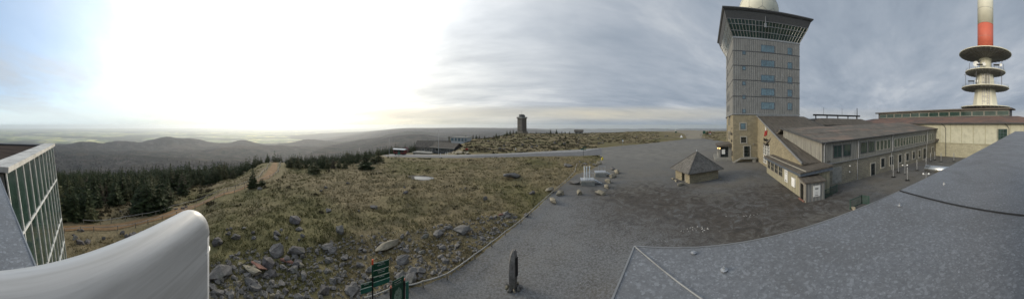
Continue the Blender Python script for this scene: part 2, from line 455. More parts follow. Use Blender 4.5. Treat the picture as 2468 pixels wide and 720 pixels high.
def T0(px, r):
    r = min(max(r, 8.0), 649.9)
    j = 0
    while RK[j+1] < r: j += 1
    fr = (r - RK[j])/(RK[j+1]-RK[j])
    px = min(max(px, TPX[0]), TPX[-1]-.01)
    i = 0
    while TPX[i+1] <= px: i += 1
    fx = (px - TPX[i])/(TPX[i+1]-TPX[i]); fx = fx*fx*(3-2*fx)
    a, b = TZ[TPX[i]], TZ[TPX[i+1]]
    za = a[j] + (a[j+1]-a[j])*fr; zb = b[j] + (b[j+1]-b[j])*fr
    return za + (zb-za)*fx
def Tb(px, r):
    return (T0(px, r*.93) + T0(px, r)*2 + T0(px, r*1.07))*.25

def interp(tab, x):
    if x <= tab[0][0]: return tab[0][1]
    for (a, va), (b, vb) in zip(tab, tab[1:]):
        if x <= b: return va + (vb-va)*(x-a)/(b-a)
    return tab[-1][1]

# edges of the paved areas, as azimuth column -> row on the ground
A_FAR = [(840,735),(880,722),(940,705),(1015,691),(1075,671),(1150,621),(1217,566),(1250,541),(1290,505),(1330,467),(1365,440),(1390,420),(1420,412),(1438,402),(1447,392)]
C_FAR = [(1447,357),(1500,352),(1560,346),(1640,337),(1656,333),(1690,332),(1705,335),(1720,338),(1745,341),(1760,341)]
R_NEAR = [(862,374),(900,376.5),(1000,379.5),(1100,381),(1200,379.5),(1300,377),(1400,376),(1450,374)]
R_FAR = [(862,370),(900,371),(1000,372.5),(1100,373.5),(1200,371),(1300,366),(1400,360.5),(1450,357)]

PATH_PX = [(60,556),(150,552),(200,549),(260,549),(330,537),(400,520),(450,503),(500,484),(550,465),(600,446),(638,429),(654,413),(660,402),(664,394)]
def gp0(px, py):
    r = 6.0
    while r < 640:
        if Tb(px, r) >= H - r*(py-Y0)/S: return r
        r *= 1.006
    return 640
PATH = [pol(px, gp0(px, py)) for px, py in PATH_PX]
PATH[-1] = pol(664, 82)
PATH.append(pol(672, 92)); PATH.append(pol(690, 104))
def seg_dist(p, poly):
    best = 1e9
    for a, b in zip(poly, poly[1:]):
        ab = b - a; t = max(0, min(1, (p-a).dot(ab)/ab.length_squared))
        d = (p - (a + ab*t)).length
        if d < best: best = d
    return best

def sstep(a, b, x):
    t = max(0.0, min(1.0, (x-a)/(b-a))); return t*t*(3-2*t)

def moor_w(px, r, zb, x, y):
    """0 on paved ground, 1 out on the moor"""
    py = Y0 + S*(H - zb)/r
    w = 1.0
    if px >= 1447 and px < 2700:
        w = 0.0 if px > 1760 or r < 60 else sstep(2, -1.5, py - interp(C_FAR, px)) if py < 345 else 0.0
        if 1590 < px < 1700 and py > 313: w = min(w, 0.0)
    elif px >= 840:
        if py >= interp(A_FAR, px) - 6: w = sstep(0, -6, py - interp(A_FAR, px))
        if px > 850:
            n, f = interp(R_NEAR, px), interp(R_FAR, px)
            w = min(w, max(sstep(0, 2.5, py - n), sstep(0, 2.0, f - py)))
    if px < 720 and r < 120:
        w = min(w, sstep(1.6, 4.0, seg_dist(Vector((x, y, 0)), PATH)))
    if r < 16: w *= sstep(9, 16, r)
    return w

def relief(x, y, r):
    p = Vector((x, y, 0))
    z = noise.fractal(p*.11, 1.0, 2.0, 3)*.55
    z += noise.fractal(p*.42 + Vector((9, 3, 0)), .9, 2.0, 3)*.24
    if r < 110: z += noise.noise(p*1.5)*.10
    return z*min(1.0, .45 + r/90.0)

POND = pol(1022, 45.5)
def make_moor():
    azs = []
    a = -180.0
    while a < 180: azs.append(a); a += .42 if -134 < a < 134 else 3.0
    rs = [1.5, 4.0]; r = 7.0
    while r < 650: rs.append(r); r *= 1.0165
    rs.append(650)
    vs, fs = [], []
    for r in rs:
        for az in azs:
            th = math.radians(az); px = 1234 + S*th
            x, y = r*math.sin(th), r*math.cos(th)
            zb = Tb(px, r); w = moor_w(px, r, zb, x, y)
            z = zb + (relief(x, y, r)*w if w > 0 else 0)
            d = math.hypot(x-POND.x, y-POND.y)
            if d < 4: z = min(z, zb+.1) - .5*sstep(3.2, 1.2, d)
            if r > 600: z -= (r-600)*.15
            vs.append((x, y, z))
    n = len(azs)
    for i in range(len(rs)-1):
        for j in range(n):
            a, b = i*n+j, i*n+(j+1) % n
            fs.append((b, b+n, a+n, a))
    fs.append(tuple(reversed(range(n))))
    me = bpy.data.meshes.new('moorland'); me.from_pydata(vs, [], fs)
    me.polygons.foreach_set('use_smooth', [True]*len(fs)); me.update()
    me.materials.append(M['moor'])
    o = bpy.data.objects.new('moorland', me); COL.objects.link(o)
    tag(o, kind='structure')
    return o, BVHTree.FromPolygons([Vector(v) for v in vs], fs)
MOOR, BVH = make_moor()
EYE = Vector((0, 0, H))
def gz(x, y):
    h = BVH.ray_cast(Vector((x, y, 60)), Vector((0, 0, -1)))
    return h[0].z if h[0] else 0.0
def gp(px, py):
    """the point of the ground that shows at a pixel of the photograph"""
    th = (px-1234)/S
    d = Vector((math.sin(th), math.cos(th), (Y0-py)/S)).normalized()
    h = BVH.ray_cast(EYE, d)
    if h[0]: return h[0].copy()
    p = pol(px, 300); p.z = gz(p.x, p.y); return p
def gr(px, r):
    p = pol(px, r); p.z = gz(p.x, p.y); return p

def jag(px, amp, f=.13, seed=0):
    return amp*(noise.noise(Vector((px*f, seed, 0))) + .6*noise.noise(Vector((px*f*3.1, seed+5, 0))))

def column_sheet(name, near, far, px0, px1, step, mat, nr=40, lift=.012, ja=1.0, rmin=8.5):
    """a sheet of paving lying on the ground between two edges"""
    vs, fs = [], []
    n = 0; px = px0
    while px <= px1 + .01:
        yn = interp(near, px); yf = interp(far, px) + jag(px, ja, .13, len(name))
        if near is not BIGNEAR: yn += jag(px, ja*.5, .13, 3)
        rn = rmin if yn > 850 else (gp0(px, yn))
        rf = max(rn+.02, gp0(px, yf))
        for k in range(nr+1):
            t = (k/nr)
            r = rn*(rf/rn)**t
            p = pol(px, r); p.z = gz(p.x, p.y) + lift + r*.00012
            vs.append(p)
        n += 1; px += step
    m = nr+1
    for i in range(n-1):
        for k in range(nr):
            a = i*m+k
            fs.append((a+m, a+1+m, a+1, a))
    me = bpy.data.meshes.new(name); me.from_pydata(vs, [], fs); me.materials.append(mat)
    me.polygons.foreach_set('use_smooth', [True]*len(fs)); me.update()
    o = bpy.data.objects.new(name, me); COL.objects.link(o); tag(o, kind='structure')
    return o
BIGNEAR = [(0, 2000), (4000, 2000)]
column_sheet('gravel_forecourt', BIGNEAR, A_FAR, 800, 1450, 2.5, M['gravel'], 60, .012, 2.0)
column_sheet('gravel_square', BIGNEAR, C_FAR+[(2650,341)], 1446, 2640, 4, M['gravel'], 90, .016, .5)
column_sheet('asphalt_road', R_NEAR, R_FAR, 862, 1450, 3, M['asphalt'], 8, .03, .25)
R_MID = [(x, y+ (interp(R_NEAR, x)-y)*.36) for x, y in R_FAR]
R_MID = [q for q in R_MID if q[0] < 1420] + [(1450,357.8),(1530,348.6)]; R_FAR2 = [q for q in R_FAR if q[0] < 1420] + [(1450,356.8),(1530,348.4)]
column_sheet('concrete_road_strip', R_MID, R_FAR2, 862, 1530, 3, M['concrete_road'], 4, .05, .1)
S_NEAR = [(1556,317.5),(1600,318),(1630,320),(1645,324),(1652,334),(1694,334),(1690,326),(1698,320),(1725,317)]
S_NEAR = [(1556,317),(1600,317.4),(1635,319),(1650,324),(1656,335),(1690,335),(1692,326),(1698,319),(1740,316.5)]
column_sheet('sandy_road', S_NEAR, [(1556,314),(1600,313.4),(1640,313),(1740,313.4)], 1556, 1740, 2, M['sandroad'], 14, .03, .1)
# the road that loops back to the station
column_sheet('station_yard', [(925,368),(960,370.5),(1000,370.5),(1040,371),(1130,370)], [(925,366.5),(960,366.5),(1000,364),(1040,363.5),(1130,364)], 925, 1130, 4, M['sandroad'], 8, .04, .3)
column_sheet('loop_road', [(860,372),(880,369),(930,366.8),(985,367.2)], [(860,371),(880,367.2),(930,365.6),(985,366)], 862, 985, 4, M['concrete_road'], 3, .06, .05)

def strip(name, pts, w, mat, lift=.06, n=260):
    """a ribbon of path draped on the ground"""
    L = [0.0]
    for a, b in zip(pts, pts[1:]): L.append(L[-1] + (b-a).length)
    def at(s):
        for i in range(len(pts)-1):
            if s <= L[i+1]:
                t = (s-L[i])/(L[i+1]-L[i])
                p0, p1, p2, p3 = pts[max(i-1,0)], pts[i], pts[i+1], pts[min(i+2, len(pts)-1)]
                return .5*((2*p1) + (p2-p0)*t + (2*p0-5*p1+4*p2-p3)*t*t + (3*p1-p0-3*p2+p3)*t**3)
        return pts[-1].copy()
    vs, fs, cen = [], [], []
    m = 7
    for i in range(n+1):
        s = L[-1]*i/n
        p = at(s); q = at(min(L[-1], s+.3)) - at(max(0, s-.3)); q.z = 0; q.normalize()
        nr_ = Vector((-q.y, q.x, 0)); ww = w*(1+.18*noise.noise(Vector((s*.4, 2, 0))))*(1-.4*sstep(.55, .8, i/n))
        cen.append((p, nr_))
        for k in range(m):
            c = p + nr_*ww*(k/(m-1)-.5)
            vs.append(Vector((c.x, c.y, gz(c.x, c.y)+lift)))
    for i in range(n):
        for k in range(m-1):
            a = i*m+k; fs.append((a+m, a+1+m, a+1, a))
    me = bpy.data.meshes.new(name); me.from_pydata(vs, [], fs); me.materials.append(mat)
    me.polygons.foreach_set('use_smooth', [True]*len(fs)); me.update()
    o = bpy.data.objects.new(name, me); COL.objects.link(o); tag(o, kind='structure')
    return cen
PATHC = strip('sandy_path', PATH, 2.3, M['sand'])

# far hills and the plain below
HILLS = [  # azimuth column, distance, height above the plain-ward slope, half width along, half depth
 (40, 5200, 175, 900, 700), (200, 5600, 150, 620, 700), (130, 4200, 60, 700, 500), (300, 6200, 190, 700, 600), (395, 6400, 215, 520, 600), (470, 6800, 200, 800, 600),
 (590, 6300, 190, 500, 700), (560, 4600, 70, 700, 500), (680, 5200, 90, 700, 600), (350, 4300, 60, 800, 500), (250, 3300, 30, 700, 400), (740, 7500, 170, 900, 700),
]
def hill_z(px, r, x, y):
    base = interp([(600,-170),(1200,-330),(2500,-470),(4500,-585),(6500,-640),(8500,-780),(10500,-868),(14000,-880)], r)
    if px > 700:  # high plateau of the range continues to the south-west
        k = sstep(700, 1000, px)*(1-sstep(1150, 1500, px)*.35)
        high = interp([(600,-170),(1500,-330),(2600,-330),(4500,-330),(8000,-300),(11500,-160),(12800,-130),(14000,-300)], r)
        base = base + (high-base)*k
        if px > 1300:
            k2 = sstep(1300, 1500, px)
            low = interp([(600,-130),(1500,-360),(4500,-470),(9000,-560),(14000,-880)], r)
            base = base + (low-base)*k2
    p = Vector((x, y, 0))
    amp = sstep(700, 2600, r)*(1-sstep(9000, 11500, r)*.9)
    rid = 1.0 - abs(noise.noise(p*.00042))*2
    z = base + amp*(noise.fractal(p*.0005, 1.0, 2.1, 5)*95 + rid*62 + noise.fractal(p*.003, .9, 2.1, 4)*20)
    for hx, hr, hh, hw, hd in HILLS:
        dx = (px-hx)/S*r; dr = r-hr
        q = (dx/hw)**2 + (dr/hd)**2
        if q < 9: z += hh*math.exp(-q)
    # the long dark hill behind the station
    dx = (px-1000)/S*r; dr = r-4500
    q = (abs(dx)/720)**2.6 + (dr/900)**2
    if q < 9: z = max(z, -395 + 222*math.exp(-q*.75) + noise.noise(p*.004)*9)
    return z
def make_hills():
    azs = []; a = -180.0
    while a < 180: azs.append(a); a += .33 if -134 < a < 134 else 5.0
    rs = []; r = 600.0
    while r < 14000: rs.append(r); r *= 1.0145
    vs, fs = [], []
    for r in rs:
        for az in azs:
            th = math.radians(az); x, y = r*math.sin(th), r*math.cos(th)
            z = hill_z(1234+S*th, r, x, y)
            if r < 900: z = min(z, Tb(1234+S*th, 649) - 8 - (r-600)*.3) if r < 700 else z
            vs.append((x, y, z))
    n = len(azs)
    for i in range(len(rs)-1):
        for j in range(n):
            a, b = i*n+j, i*n+(j+1) % n
            fs.append((b, b+n, a+n, a))
    me = bpy.data.meshes.new('hills'); me.from_pydata(vs, [], fs)
    me.polygons.foreach_set('use_smooth', [True]*len(fs)); me.update(); me.materials.append(M['hills'])
    o = bpy.data.objects.new('hills', me); COL.objects.link(o); tag(o, kind='structure')
make_hills()
pl = MB()
RP = 60000
ring = [(RP*math.cos(2*PI*i/96), RP*math.sin(2*PI*i/96), -850.0) for i in range(96)]
pl.add(ring + [(0, 0, -850.0)], [(i, (i+1) % 96, 96) for i in range(96)])
tag(pl.build('plain', M['plain']), kind='structure')
# distant ridges on the horizon
rg = MB()
def ridge(name, px0, px1, r, hfun, depth, mat):
    vs, fs = [], []; n = int((px1-px0)/3)
    for i in range(n+1):
        px = px0 + (px1-px0)*i/n; h = hfun(px)
        for k, (dr, f) in enumerate(((-depth,0.0),(-depth*.45,.6),(0,1.0),(depth*.5,.6),(depth,0.0))):
            rr = r+dr; p = pol(px, rr); 
            vs.append((p.x, p.y, -870 + (h+870)*f + (noise.noise(Vector((px*.05, rr*.001, 1)))*30 if 0 < f else 0)))
    for i in range(n):
        for k in range(4):
            a = i*5+k; fs.append((a, a+5, a+6, a+1))
    me = bpy.data.meshes.new(name); me.from_pydata(vs, [], fs); me.materials.append(mat)
    me.polygons.foreach_set('use_smooth', [True]*len(fs)); me.update()
    o = bpy.data.objects.new(name, me); COL.objects.link(o); tag(o, kind='structure')
def zpix(py, r): return H + r*(Y0-py)/S
ridge('far_ridge', 700, 1330, 17000, lambda px: zpix(interp([(700,328),(780,321),(880,317),(950,310.5),(1050,309),(1150,308.5),(1250,308),(1330,312)], px), 17000), 3500, M['hills'])
ridge('far_hills', 1240, 1780, 24000, lambda px: zpix(310 + 2.0*noise.noise(Vector((px*.02, 7, 0))) , 24000), 3000, M['hills'])
# ---------------------------------------------------------------- the building group, on its own grid
AZV = math.radians(49.5)
VV = Vector((math.sin(AZV), math.cos(AZV), 0)); UU = Vector((math.sin(AZV+PI/2), math.cos(AZV+PI/2), 0))
A0 = pol(1767, 64.43)
def B(u, v, z=0.0):
    p = A0 + UU*u + VV*v; return Vector((p.x, p.y, z))
def frame_from(o, ud, vd):
    return lambda a, b, c=0.0: o + ud*a + vd*b + Vector((0, 0, c))

def text_obj(body, size, name, mat, parent, org, right, up, ext=.02, align='CENTER', label=None):
    cu = bpy.data.curves.new('lettering', 'FONT'); cu.body = body; cu.size = size; cu.extrude = ext
    cu.align_x = align; cu.align_y = 'CENTER'
    tmp = bpy.data.objects.new('lettering_tmp', cu); COL.objects.link(tmp)
    dg = bpy.context.evaluated_depsgraph_get()
    me = bpy.data.meshes.new_from_object(tmp.evaluated_get(dg))
    bpy.data.objects.remove(tmp); bpy.data.curves.remove(cu)
    right = right.normalized(); up = up.normalized(); nn = right.cross(up)
    mt = Matrix((right, up, nn)).transposed().to_4x4(); mt.translation = org
    par = Vector((0,0,0)); q = parent
    while q is not None: par += q.location; q = q.parent
    me.transform(Matrix.Translation(-par) @ mt)
    me.materials.clear(); me.materials.append(mat)
    o = bpy.data.objects.new(name, me); o.parent = parent; COL.objects.link(o)
    if label: o['label'] = label
    return o

ZUP = Vector((0,0,1))
def window(parent, org, right, w, h, nc, nr, fm, pm, up=ZUP, out=None, fw=.13, name='window', sur=None, depth=.05):
    """frame with bars, standing proud of the wall at org (lower left corner seen from outside), with its panes as a child"""
    right = right.normalized(); up = up.normalized()
    n = out or right.cross(up)
    fr = lambda a, b, c: org + right*a + up*b + n*c
    mb = MB(fr)
    d = depth
    mb.box(-fw, 0, -fw, h+fw, -.02, d); mb.box(w, w+fw, -fw, h+fw, -.02, d)
    mb.box(0, w, -fw, 0, -.02, d); mb.box(0, w, h, h+fw, -.02, d)
    b = fw*.5
    for i in range(1, nc): mb.box(w*i/nc-b/2, w*i/nc+b/2, 0, h, -.02, d*.8)
    for i in range(1, nr): mb.box(0, w, h*i/nr-b/2, h*i/nr+b/2, -.02, d*.7)
    if sur:
        s_, sm = sur
        mb.box(-fw-s_, -fw, -fw-s_, h+fw+s_, -.02, d*1.5, 1); mb.box(w+fw, w+fw+s_, -fw-s_, h+fw+s_, -.02, d*1.5, 1)
        mb.box(-fw, w+fw, h+fw, h+fw+s_, -.02, d*1.5, 1); mb.box(-fw-s_*.3, w+fw+s_*.3, -fw-s_, -fw, -.02, d*2.2, 1)
        f = mb.build(name, [fm, sm], parent)
    else: f = mb.build(name, fm, parent)
    pb = MB(fr); pb.box(0, w, 0, h, -.03, .012)
    pane = pb.build('pane', pm, f)
    # the mesh of the child is already relative to the thing, since the part sits at the thing's origin
    return f

# ---- hotel tower
tower = tag(empty('hotel_tower', B(10, 10, 0)), 'tall square grey tower on a stone base, flared glazed top storey and white dome', 'tower')
mb = MB(B); mb.box(0, 20.4, 0, 20, -.3, 13.7); mb.build('stone_base', M['stone'], tower)
mb = MB(B); mb.box(-.14, 20.55, -.14, 20.14, 13.7, 36.0); mb.build('facade_cladding', M['clad'], tower)
for z in (18.9, 23.6, 27.8, 32.0):
    mb = MB(B); mb.box(-.2, 20.61, -.2, 20.2, z-.11, z+.11); mb.build('storey_band', M['dark_metal'], tower)
mb = MB(B); mb.box(-.26, 20.67, -.26, 20.26, 13.6, 13.86); mb.build('base_flashing', M['grey_metal'], tower)
mb = MB(B); mb.box(-.25, 20.66, -.25, 20.25, 35.6, 36.05); mb.build('glazing_sill', M['grey_metal'], tower)
# flared glazing
zb, zt, ob, ot = 36.05, 40.3, .05, 2.1
def fl(k, z):  # outward offset of the flare at height z
    return ob + (ot-ob)*(z-zb)/(zt-zb) if z <= zt else ot + (z-zt)*.35
def ringq(o, z): return [B(-o, -o, z), B(20.4+o, -o, z), B(20.4+o, 20+o, z), B(-o, 20+o, z)]
mb = MB(); lo, hi = ringq(ob, zb), ringq(ot, zt)
mb.hexa(lo, hi); gl = mb.build('observation_glazing', M['glass_green'], tower)
gb = MB()
for side in range(4):
    a0, a1, b0, b1 = lo[side], lo[(side+1) % 4], hi[side], hi[(side+1) % 4]
    for i in range(25):
        t = i/24; gb.bar(a0.lerp(a1, t), b0.lerp(b1, t), .13 if i % 8 else .2)
    for t in (.01, .36, .72, .99): gb.bar(a0.lerp(b0, t), a1.lerp(b1, t), .12)
gb.build('glazing_bars', M['grey_metal'], gl)
mb = MB(); mb.hexa(ringq(ot+.06, zt), ringq(ot+.75, 42.3)); mb.build('fascia', M['dark_metal'], tower)
mb = MB(); mb.hexa(ringq(ot+.95, 42.3), ringq(ot+1.25, 42.65)); mb.hexa(ringq(ot+1.3, 42.65), ringq(ot+1.3, 42.95)); mb.build('roof', M['dark_metal'], tower)
mb = MB(B); mb.box(8.6, 9.3, -2.45, -2.2, 38.4, 39.6); mb.box(8.85, 9.0, -2.6, -2.45, 38.4, 42.3); mb.build('camera_mast', M['grey_metal'], tower)
mb = MB(); dc = B(10.0, 10.0, 48.9); rr = 6.75
mb.lathe([(rr*math.cos(a), rr*math.sin(a)) for a in [math.radians(d) for d in range(-62, 90, 6)]] + [(.01, rr)], dc, 48)
rad = mb.build('radome', M['mast_cream'], tower, smooth=True)
bm = bmesh.new(); bmesh.ops.create_icosphere(bm, subdivisions=2, radius=1.0)
sm = MB(); seen = set()
for f in bm.faces:  # hexagonal seams: join the centres of neighbouring triangles
    for e in f.edges:
        if e.index in seen: continue
        seen.add(e.index)
bm.faces.ensure_lookup_table()
for e in bm.edges:
    if len(e.link_faces) == 2:
        c = [f.calc_center_median().normalized() for f in e.link_faces]
        if rnd.random() < 2:
            pts = [dc + c[0].lerp(c[1], t).normalized()*(rr+.02) for t in (0, .5, 1)]
            if min(p.z for p in pts) > dc.z - 5.5: sm.tube(pts, .045, 4)
bm.free()
sm.build('seams', M['grey_metal'], rad)
mb = MB(); mb.lathe([(6.2, 42.95), (6.2, 44.2), (5.6, 44.6)], (B(10,10).x, B(10,10).y, 0), 32); mb.build('dome_ring', M['grey_metal'], tower)
R0 = UU; RL = -VV
for z0 in (32.2, 27.75, 23.35, 19.4, 15.35):     # windows of the side facing the square
    window(tower, B(8.3, -.16, z0), R0, 3.9, 1.9, 5, 1, M['bluegrey'], M['glass_blue'])
    window(tower, B(16.6, -.16, z0+.0), R0, 1.25, 1.9, 2, 1, M['bluegrey'], M['glass_blue'])
    window(tower, B(2.75, -.16, z0-1.15), R0, .75, .9, 1, 1, M['bluegrey'], M['glass_blue'])
for i, z0 in enumerate((32.6, 28.3, 24.0, 19.9, 15.6)):   # narrow windows of the sunlit side
    window(tower, B(-.16, 14.6, z0-.4), RL, .8, 2.0, 1, 1, M['bluegrey'], M['glass'])
    if i > 2: window(tower, B(-.16, 10.4, z0-.4), RL, .8, 2.0, 1, 1, M['bluegrey'], M['glass'])
SUR = (.28, M['stone_frame'])
window(tower, B(2.2, -.02, 9.5), R0, 1.35, 1.5, 1, 2, M['dark_metal'], M['glass_blue'], sur=SUR)
window(tower, B(2.4, -.02, 5.6), R0, 1.3, 1.4, 1, 2, M['dark_metal'], M['glass'], sur=SUR)
for v_ in (12.5, 9.0):
    window(tower, B(-.02, v_, 10.6), RL, .9, 2.3, 1, 2, M['dark_metal'], M['glass'], sur=(.2, M['stone_frame']))
    window(tower, B(-.02, v_, 6.0), RL, .9, 2.3, 1, 2, M['dark_metal'], M['glass'], sur=(.2, M['stone_frame']))
d = window(tower, B(3.3, -.02, 1.45), R0, 1.5, 2.9, 1, 3, M['dark_metal'], M['glass'], sur=SUR, name='door')
text_obj('das', 1.0, 'lettering', M['black'], tower, B(-.06, 2.6, 9.6), -VV, ZUP)
text_obj('Brocken', 1.5, 'lettering', M['black'], tower, B(-.06, 4.0, 8.0), -VV, ZUP)
text_obj('hotel', 1.5, 'lettering', M['black'], tower, B(-.06, 3.4, 5.9), -VV, ZUP)
text_obj('Goethesaal', 1.35, 'lettering', M['black'], tower, B(-.06, 17.0, 7.6), (-VV*.42 - ZUP*.9), (ZUP*.42 - VV*.9))
for x_, z_, q_ in ((4.2, 5.1, .1), (5.9, 5.0, .16)):
    mb = MB(B); mb.tube([(x_, -.45, z_), (x_, -.05, z_)], q_, 10); mb.build('wall_lamp', M['grey_metal'], tower)
for v_ in (18.4, 7.6):
    mb = MB(B); mb.box(-.5, -.0, v_-.25, v_+.25, 13.0, 13.45); mb.build('floodlight', M['dark_metal'], tower)

# ---- steps to the tower door
st = tag(empty('stone_steps', B(3.2, -1.2, 0)), 'grey stone steps and landing at the small door of the tall tower', 'steps')
mb = MB(B); mb.box(1.9, 6.6, -1.7, -.3, .95, 1.3); mb.build('landing', M['concrete'], st)
mb = MB(B); mb.box(5.5, 6.4, -1.5, -.35, -.1, .95); mb.build('pier', M['concrete'], st)
mb = MB(B)
for i in range(5): mb.box(1.9-.42*(i+1), 1.9-.42*i, -1.6, -.4, max(-.1, .75-.25*i), 1.05-.22*i)
mb.build('tread', M['concrete'], st)
mb = MB(B); mb.bar((1.9, -1.65, 1.1), (-.2, -1.65, .05), .14, .3); mb.build('stringer', M['stone_frame'], st)

# ---- glazed kiosk porch
ki = tag(empty('entrance_kiosk', B(-2, 7, 0)), 'small glazed entrance kiosk with a dark flat roof and warm lamps on a plinth', 'kiosk')
mb = MB(B); mb.box(-5.2, -.05, 2.0, 13.2, -.2, .7); mb.build('plinth', M['concrete'], ki)
mb = MB(B); mb.box(-4.0, -3.4, 3.8, 4.2, .7, 4.1); mb.box(-1.0, -.05, 3.8, 4.2, .7, 4.1); mb.box(-3.4, -1.0, 3.85, 4.1, .7, .85)
mb.box(-4.0, -3.7, 4.2, 12.2, .7, 1.7); mb.box(-4.0, -3.7, 4.2, 12.2, 3.7, 4.1); mb.box(-3.7, -.05, 12.0, 12.2, .7, 4.1)
for v_ in (4.2, 6.1, 8.1, 10.1, 11.9): mb.box(-4.03, -3.68, v_, v_+.28, 1.7, 3.7)
mb.build('wall', M['clad_pale'], ki)
mb = MB(B); mb.box(-3.9, -3.8, 4.25, 12.0, 1.7, 3.7); mb.build('side_glazing', M['glass'], ki)
window(ki, B(-3.35, 3.98, .86), R0, 2.3, 3.1, 2, 2, M['dark_metal'], M['glass'], name='glazed_door')
mb = MB(B); mb.box(-3.0, -2.0, 3.80, 3.84, 1.8, 3.2); mb.build('notice', M['paper'], ki)
mb = MB(); lo = [B(-4.6, 3.0, 4.1), B(.0, 3.0, 4.1), B(0, 13, 4.1), B(-4.6, 13, 4.1)]; hi = [B(-4.6, 3.0, 4.4), B(0, 3.0, 5.0), B(0, 13, 5.0), B(-4.6, 13, 4.4)]
mb.hexa(lo, hi); mb.build('roof', M['roof'], ki)
for u_, v_ in ((-4.12, 4.4), (-3.6, 3.6)):
    mb = MB(); mb.lathe([(.02,-.18), (.14,-.1), (.17,.05), (.1,.16), (.02,.2)], B(u_, v_, 3.55), 12); mb.build('lamp', M['lamp'], ki, smooth=True)
mb = MB(B); mb.box(-.25, -.03, 1.2, 1.9, 1.6, 3.0); mb.build('menu_box', M['dark_metal'], ki)

# ---- stone building with the long catslide roof
gbd = tag(empty('catslide_building', B(14, -14, 0)), 'stone gabled building with a long brown roof sloping down from the tower wall', 'building')
def cz(v): return 13.3 + .283*v           # height of the roof plane
mb = MB(B)
pts = [(7.2, -.02, -.2), (7.2, -30.8, -.2), (7.2, -30.8, cz(-30.8)-.25), (7.2, -.02, cz(0)-.25)]
mb.hexa([(7.2,-.02,-.2), (7.2,-30.8,-.2), (7.75,-30.8,-.2), (7.75,-.02,-.2)], [(7.2,-.02,cz(0)-.3), (7.2,-30.8,cz(-30.8)-.3), (7.75,-30.8,cz(-30.8)-.3), (7.75,-.02,cz(0)-.3)])
mb.build('gable_wall', M['stone'], gbd)
mb = MB(B)
def slab(u0, u1, va, vb, th=.22, mi=0, dz=0.0):
    mb.hexa([(u0,va,cz(va)-th+dz), (u1,va,cz(va)-th+dz), (u1,vb,cz(vb)-th+dz), (u0,vb,cz(vb)-th+dz)], [(u0,va,cz(va)+dz), (u1,va,cz(va)+dz), (u1,vb,cz(vb)+dz), (u0,vb,cz(vb)+dz)], mi)
edges = [-.16, -5.2, -10.2, -15.2, -20.2, -25.2, -31.6]
for i, (a, b) in enumerate(zip(edges, edges[1:])):
    slab(6.9, 22.0 if i < 3 else 12.2, b, a, .22, 0, -.05*(i % 2) + .03*i)
mb.build('roof', M['roof'], gbd)
mb = MB(B)   # hip towards the yard behind
mb.add([(22.0,-.16,cz(-.16)), (22.0,-15.2,cz(-15.2)), (28.5,-15.2,7.5), (28.5,1.5,9.2)], [(0,1,2,3)]); mb.add([(22.0,-.16,cz(-.16)),(28.5,1.5,9.2),(22,1.5,9)],[(0,1,2)]); mb.build('hip_roof', M['roof'], gbd)
mb = MB(B); mb.bar((6.86, -.2, cz(-.2)+.03), (6.86, -31.7, cz(-31.7)+.2), .16, .3); mb.build('verge_board', M['grey_metal'], gbd)
mb = MB(B); mb.bar((6.9, -.2, cz(0)+.1), (20.4, -.2, cz(0)+.1), .25, .25); mb.build('ridge_flashing', M['grey_metal'], gbd)
mb = MB(B); mb.box(7.3, 10.7, -31.0, -30.7, -.2, 4.1); mb.build('eaves_wall', M['stone_grey'], gbd)
for i in range(4):
    window(gbd, B(7.18, -7.0-1.55*i, 3.0), RL, .8, 2.4, 1, 3, M['white'], M['glass'])
    window(gbd, B(7.18, -7.0-1.55*i, .9), RL, .8, 1.5, 1, 2, M['white'], M['glass'])
text_obj('Brocken', 1.25, 'lettering', M['black'], gbd, B(7.12, -9.4, 6.85), -VV, ZUP, .05)
text_obj('Restaurant', 1.1, 'lettering', M['black'], gbd, B(7.12, -9.7, 5.75), -VV, ZUP, .05)
mb = MB(B)
for i in range(4):
    v0 = -7.9 - .62*i; mb.hexa([(7.02,v0,7.7+.1*i),(7.02,v0-.5,7.75+.1*i),(7.19,v0-.5,7.75+.1*i),(7.19,v0,7.7+.1*i)], [(7.02,v0-.7,9.0+.05*i),(7.02,v0-1.1,9.1+.05*i),(7.19,v0-1.1,9.1+.05*i),(7.19,v0-.7,9.0+.05*i)])
em = mb.build('emblem', M['red'], gbd)
mb = MB(B); mb.bar((7.05, -9.6, 9.2), (7.05, -9.0, 10.3), .14); mb.bar((7.05, -9.7, 9.2), (7.05, -10.6, 10.4), .14); mb.bar((7.05,-9.9,9.2),(7.05,-9.95,9.9),.12); mb.build('emblem_rays', M['white'], em)

# ---- long wing with the courtyard front
ea = Vector((B(10.6,-31.6).x, B(10.6,-31.6).y, 0)); eb = B(58.4, -23.9)
ED = (eb-ea); WL = ED.length; ED.normalize(); EN = Vector((-ED.y, ED.x, 0))   # EN points away from the courtyard
if EN.dot(VV) < 0: EN = -EN
def E_(a, b, c=0.0): return ea + ED*a + EN*b + Vector((0,0,c))
wing = tag(empty('long_wing', E_(WL/2, 5)), 'long two storey wing, stone below and grey ribbed cladding above, patched brown roof', 'building')
def ez(a): return 7.55 + 1.75*a/WL            # eaves rise with the ground of the yard
def fz(a): return 3.95 + .95*a/WL             # floor line
mb = MB(E_); mb.hexa([(0,0,-.3), (WL,0,-.3), (WL,13,-.3), (0,13,-.3)], [(0,0,fz(0)), (WL,0,fz(WL)), (WL,13,fz(WL)), (0,13,fz(0))]); mb.build('stone_wall', M['stone_grey'], wing)
mb = MB(E_); mb.hexa([(-.12,-.15,fz(0)), (WL,-.15,fz(WL)), (WL,13,fz(WL)), (-.12,13,fz(0))], [(-.12,-.15,ez(0)), (WL,-.15,ez(WL)), (WL,13,ez(WL)+1.7), (-.12,13,ez(0)+1.95)]); mb.build('clad_wall', M['wood_clad'], wing)
mb = MB(E_); secs = [0, 6, 14, 20, 28, 36, WL]
